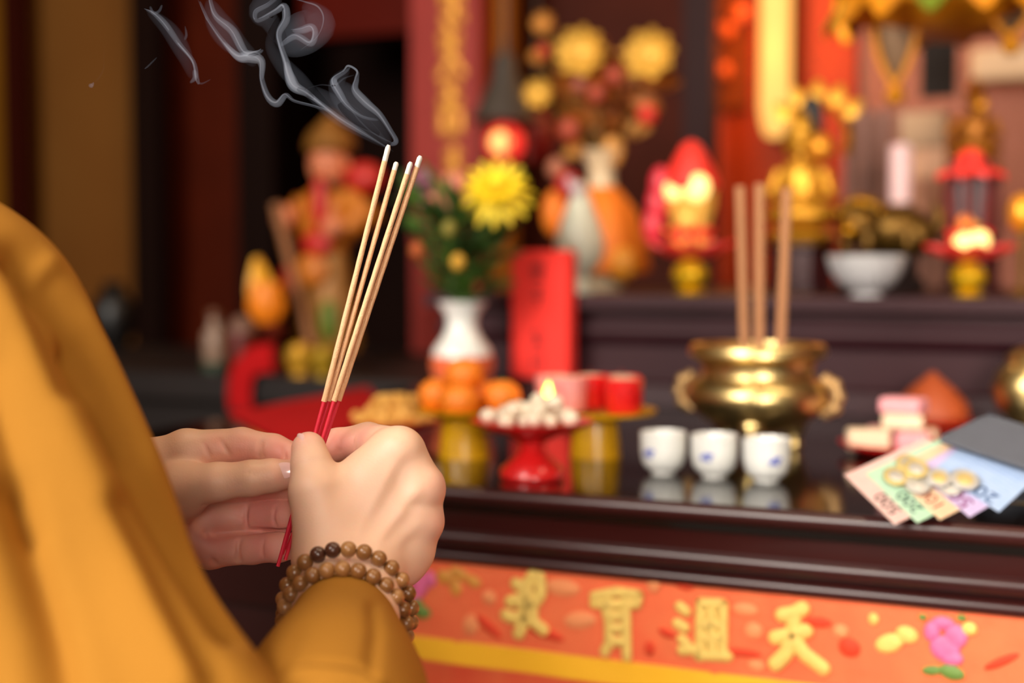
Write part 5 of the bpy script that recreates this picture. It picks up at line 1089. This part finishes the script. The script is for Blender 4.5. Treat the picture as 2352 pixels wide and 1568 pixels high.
for k, (num, bc, lc, dr, L_, c1, c2, lab, c3) in enumerate(NOTES):
    lift = .0 + .0008 * k; b0 = wp(*bc, lift); l0 = wp(*lc, lift); lg = (wp(bc[0] + dr[0], bc[1] + dr[1], lift) - b0).normalized(); sh = (l0 - b0); sh = (sh - lg * sh.dot(lg)); W_ = .052; sh = sh.normalized()
    nt_ = thing('banknote', lab, 'banknote', b0, group='banknotes fanned out of the wallet')
    paper = mat('paper_' + num, c1, .65, var=.10, scale=140, c2=c3)
    g = G(); vs = []; nx_, ny_ = 12, 6
    for side in (0, 1):
        for i in range(nx_ + 1):
            for j in range(ny_ + 1): vs.append(b0 + lg * (L_ * i / nx_) + sh * (W_ * j / ny_) + WN * (.00022 * (1 - side) + .0002 * math.sin(i * .9 + k) * (i / nx_)))
    o_ = (nx_ + 1) * (ny_ + 1); fs = []
    for i in range(nx_):
        for j in range(ny_):
            a = i * (ny_ + 1) + j; fs += [(a, a + ny_ + 1, a + ny_ + 2, a + 1), (o_ + a, o_ + a + 1, o_ + a + ny_ + 2, o_ + a + ny_ + 1)]
    rim = [j for j in range(ny_ + 1)] + [i * (ny_ + 1) + ny_ for i in range(1, nx_ + 1)] + [nx_ * (ny_ + 1) + j for j in range(ny_ - 1, -1, -1)] + [i * (ny_ + 1) for i in range(nx_ - 1, 0, -1)]
    for a, b in zip(rim, rim[1:] + rim[:1]): fs.append((a, b, o_ + b, o_ + a))
    g.add(vs, fs); g.build('paper', paper, nt_, True)
    ink = mat('ink_' + num, c2, .7, var=.1)
    g = G()                                               # printed guilloche lines and portrait patch
    for q in range(5): g.tube([b0 + lg * (.022 + .004 * q) + sh * (.006 + .008 * j) + WN * (.0004 + .0002 * math.sin((12 * (.022 + .004 * q) / L_) * .9 + k) * (.022 + .004 * q) / L_) for j in range(6)], .00022, 4)
    g.build('printed_lines', mat('print_' + num, c3, .7, var=.2), nt_, True)
    cu = bpy.data.curves.new('number', 'FONT'); cu.body = num; cu.size = .0135 if len(num) == 3 else .016; cu.align_x = 'LEFT'; cu.extrude = .0001
    cu.materials.append(ink); fo2 = bpy.data.objects.new('number_outline', cu); COL.objects.link(fo2); bpy.context.view_layer.update(); nm_ = bpy.data.meshes.new_from_object(fo2.evaluated_get(bpy.context.evaluated_depsgraph_get())); bpy.data.objects.remove(fo2)
    if not nm_.materials: nm_.materials.append(ink)
    to = bpy.data.objects.new('number', nm_); COL.objects.link(to); to.parent = nt_
    xd = sh; yd = WN.cross(xd).normalized()
    org = sh * .0065 + lg * .0125 + WN * .0005
    to.matrix_local = Matrix(((xd.x, yd.x, WN.x, org.x), (xd.y, yd.y, WN.y, org.y), (xd.z, yd.z, WN.z, org.z), (0, 0, 0, 1)))
SILC = mat('coin_silver', 'c8c6c2', .42, .7, var=.08); GLDC = mat('coin_gold', 'd8c486', .42, .7, var=.08)
COINS = [(2058, 1094, .0045, 8.4, 1, 'pale gold coin at the left of the coin heap on the notes'), (2108, 1112, .0045, 8.4, 0, 'silver coin under the leftmost bimetal coin, its rim showing below'), (2104, 1076, .0070, 8.6, 1, 'large pale gold coin lying on top at the upper left of the heap'),
         (2182, 1117, .0045, 8.2, 0, 'silver coin lying lowest between the two bimetal coins'), (2157, 1097, .0070, 8.4, 2, 'bimetal coin with gold centre, left one of the pair'), (2216, 1101, .0070, 9.4, 2, 'large bimetal coin with gold centre, rightmost of the heap'), (2086, 1064, .0045, 8.0, 1, 'small gold coin at the top edge of the heap')]
for px, py, lift, r, kind, lab in COINS:
    c = wp(px, py, lift); r /= 1000; ct = thing('coin', lab, 'coin', c, group='coins on the banknotes')
    rot = Matrix((WU, WV, WN)).transposed(); th = .0022
    m0, m1 = (SILC, SILC) if kind == 0 else (GLDC, SILC) if kind == 1 else (SILC, GLDC)
    g = G(); g.lathe([(r * .6, -th / 2), (r * .94, -th / 2), (r, -th * .35), (r, th * .35), (r * .94, th / 2), (r * .88, th / 2), (r * .86, th * .36), (r * .6, th * .36)], n=40, rot=rot); g.build('outer_ring', m0 if kind != 1 else GLDC, ct)
    g = G(); g.lathe([(0, -th / 2), (r * .6, -th / 2), (r * .6, th * .36), (r * .55, th * .42), (0, th * .42)], n=36, rot=rot); g.build('centre', m1, ct)
# ------------------------------------------------------------------ incense smoke: thin closed strands and veils filled with a scattering volume
def smoke_mat(name, dens):
    m = bpy.data.materials.new(name); m.use_nodes = True; nt = m.node_tree; nt.nodes.remove(nt.nodes['Principled BSDF'])
    v = nt.nodes.new('ShaderNodeVolumeScatter'); v.inputs['Color'].default_value = (.62, .74, 1, 1); v.inputs['Density'].default_value = dens; v.inputs['Anisotropy'].default_value = -.35
    nt.links.new(v.outputs[0], nt.nodes['Material Output'].inputs['Volume']); return m
SM = [smoke_mat('smoke_veil', 3.0), smoke_mat('smoke_soft', 34), smoke_mat('smoke_core', 170)]
gs = G()
def wisp(pts, w, kind, flat=1., dz=0., seed=0):
    r_ = np.random.default_rng(seed); P = catmull([(x, y, 0) for x, y in pts], 6); n = len(P); ph = r_.uniform(0, 6)
    q = [V(x, y, .737 + dz + .010 * math.sin(k * .05 + ph) * min(1, k / 20)) for k, (x, y, _) in enumerate(P)]
    env = [max(.12, math.sin(math.pi * (k + .5) / n) ** .5) * (1 + .25 * math.sin(k * .23 + ph)) for k in range(n)]
    gs.mi = kind; gs.tube(q, [(w * e * flat * DH / F, w * e * DH / F / (flat if flat > 1 else 1)) for e in env], 10, flat=FW.copy())
main = [(893, 330), (906, 322), (895, 300), (869, 261), (837, 233), (812, 204), (816, 180), (820, 163), (800, 151), (788, 163), (767, 176), (763, 188), (776, 212), (796, 241), (829, 265), (865, 273)]
second = [(900, 345), (849, 314), (816, 294), (776, 269), (735, 237), (702, 212), (673, 196), (661, 171), (653, 139), (641, 102), (637, 73), (653, 41), (649, 12), (629, 24), (588, 45), (584, 24), (612, 8), (640, -12)]
third = [(760, 255), (718, 241), (673, 229), (653, 216), (633, 235), (612, 220), (598, 180), (596, 139), (571, 127), (543, 127), (510, 94), (478, 49), (469, 33), (455, 0)]
fourth = [(600, 112), (588, 118), (559, 118), (531, 69), (494, 37), (482, 8), (478, -20)]
left = [(452, 190), (449, 176), (441, 139), (408, 98), (376, 53), (351, 29), (331, 20)]
loop = [(641, 102), (675, 80), (710, 97), (720, 75), (712, 60), (690, 66), (668, 68)]
outer = [(690, 115), (728, 85), (743, 45), (731, 16), (700, 4), (660, -6)]
right2 = [(700, 205), (735, 195), (768, 196), (790, 180), (814, 172)]
rim = [(905, 330), (880, 318), (850, 300), (820, 270), (800, 240)]
for i, (p_, w_, k_) in enumerate(((main, 2.2, 2), (second, 2.4, 2), (third, 2.2, 2), (fourth, 2.2, 2), (left, 2.2, 2), (loop, 2.0, 2), (outer, 1.8, 2), (right2, 2.0, 1), (rim, 2.6, 1))): wisp(p_, w_, k_, seed=i)
for i, (p_, w_, dz) in enumerate(((main[:8], 9, .002), (second, 9, .003), (third, 8, .002), (fourth, 9, .001), (left, 7, .002), (loop, 10, .003), (main[8:], 8, .004), (second[4:9], 12, .005), (third[6:11], 12, .004))): wisp([(x + 4, y + 3) for x, y in p_], w_, 1, dz=dz, seed=20 + i)
for i, (p_, w_, fl_) in enumerate((([(895, 330), (872, 295), (835, 262), (795, 225), (775, 190), (800, 160)], 30, 1.0), ([(890, 335), (830, 290), (770, 250), (720, 215), (670, 190)], 26, 1.), ([(760, 250), (720, 215), (690, 190), (650, 150), (620, 100), (640, 40)], 19, 1.), ([(600, 140), (570, 122), (535, 95), (500, 50), (480, 0)], 28, 1.),
                              ([(640, 110), (690, 80), (735, 50), (700, 10)], 46, 1.), ([(650, 100), (620, 50), (600, 25), (640, -10)], 34, 1.), ([(440, 180), (425, 130), (390, 70), (340, 25)], 18, 1.), ([(585, 150), (570, 130), (545, 120)], 22, 1.))): wisp(p_, w_, 0, dz=.006 + .004 * (i % 3), seed=40 + i)
wisp([(345, 15), (352, 30), (365, 26), (372, 12)], 5, 1, seed=70); wisp([(448, 160), (449, 180), (462, 192), (484, 182)], 3.5, 1, seed=71); wisp([(437, 190), (448, 178), (446, 160)], 6, 1, seed=72)
wisp([(240, 100), (238, 140), (238, 158), (228, 178), (212, 194)], 2.5, 0, seed=73); wisp([(425, 60), (428, 80), (424, 92)], 3, 1, seed=74); wisp([(360, 132), (340, 152), (332, 158)], 2, 1, seed=75); wisp([(215, 190), (210, 197), (206, 194)], 5, 1, seed=76)
so = gs.build('incense_smoke', SM, None, False); so = recenter(so)
tag(so, 'wispy grey smoke curling up from the lit incense stick tips', 'smoke', kind='stuff')
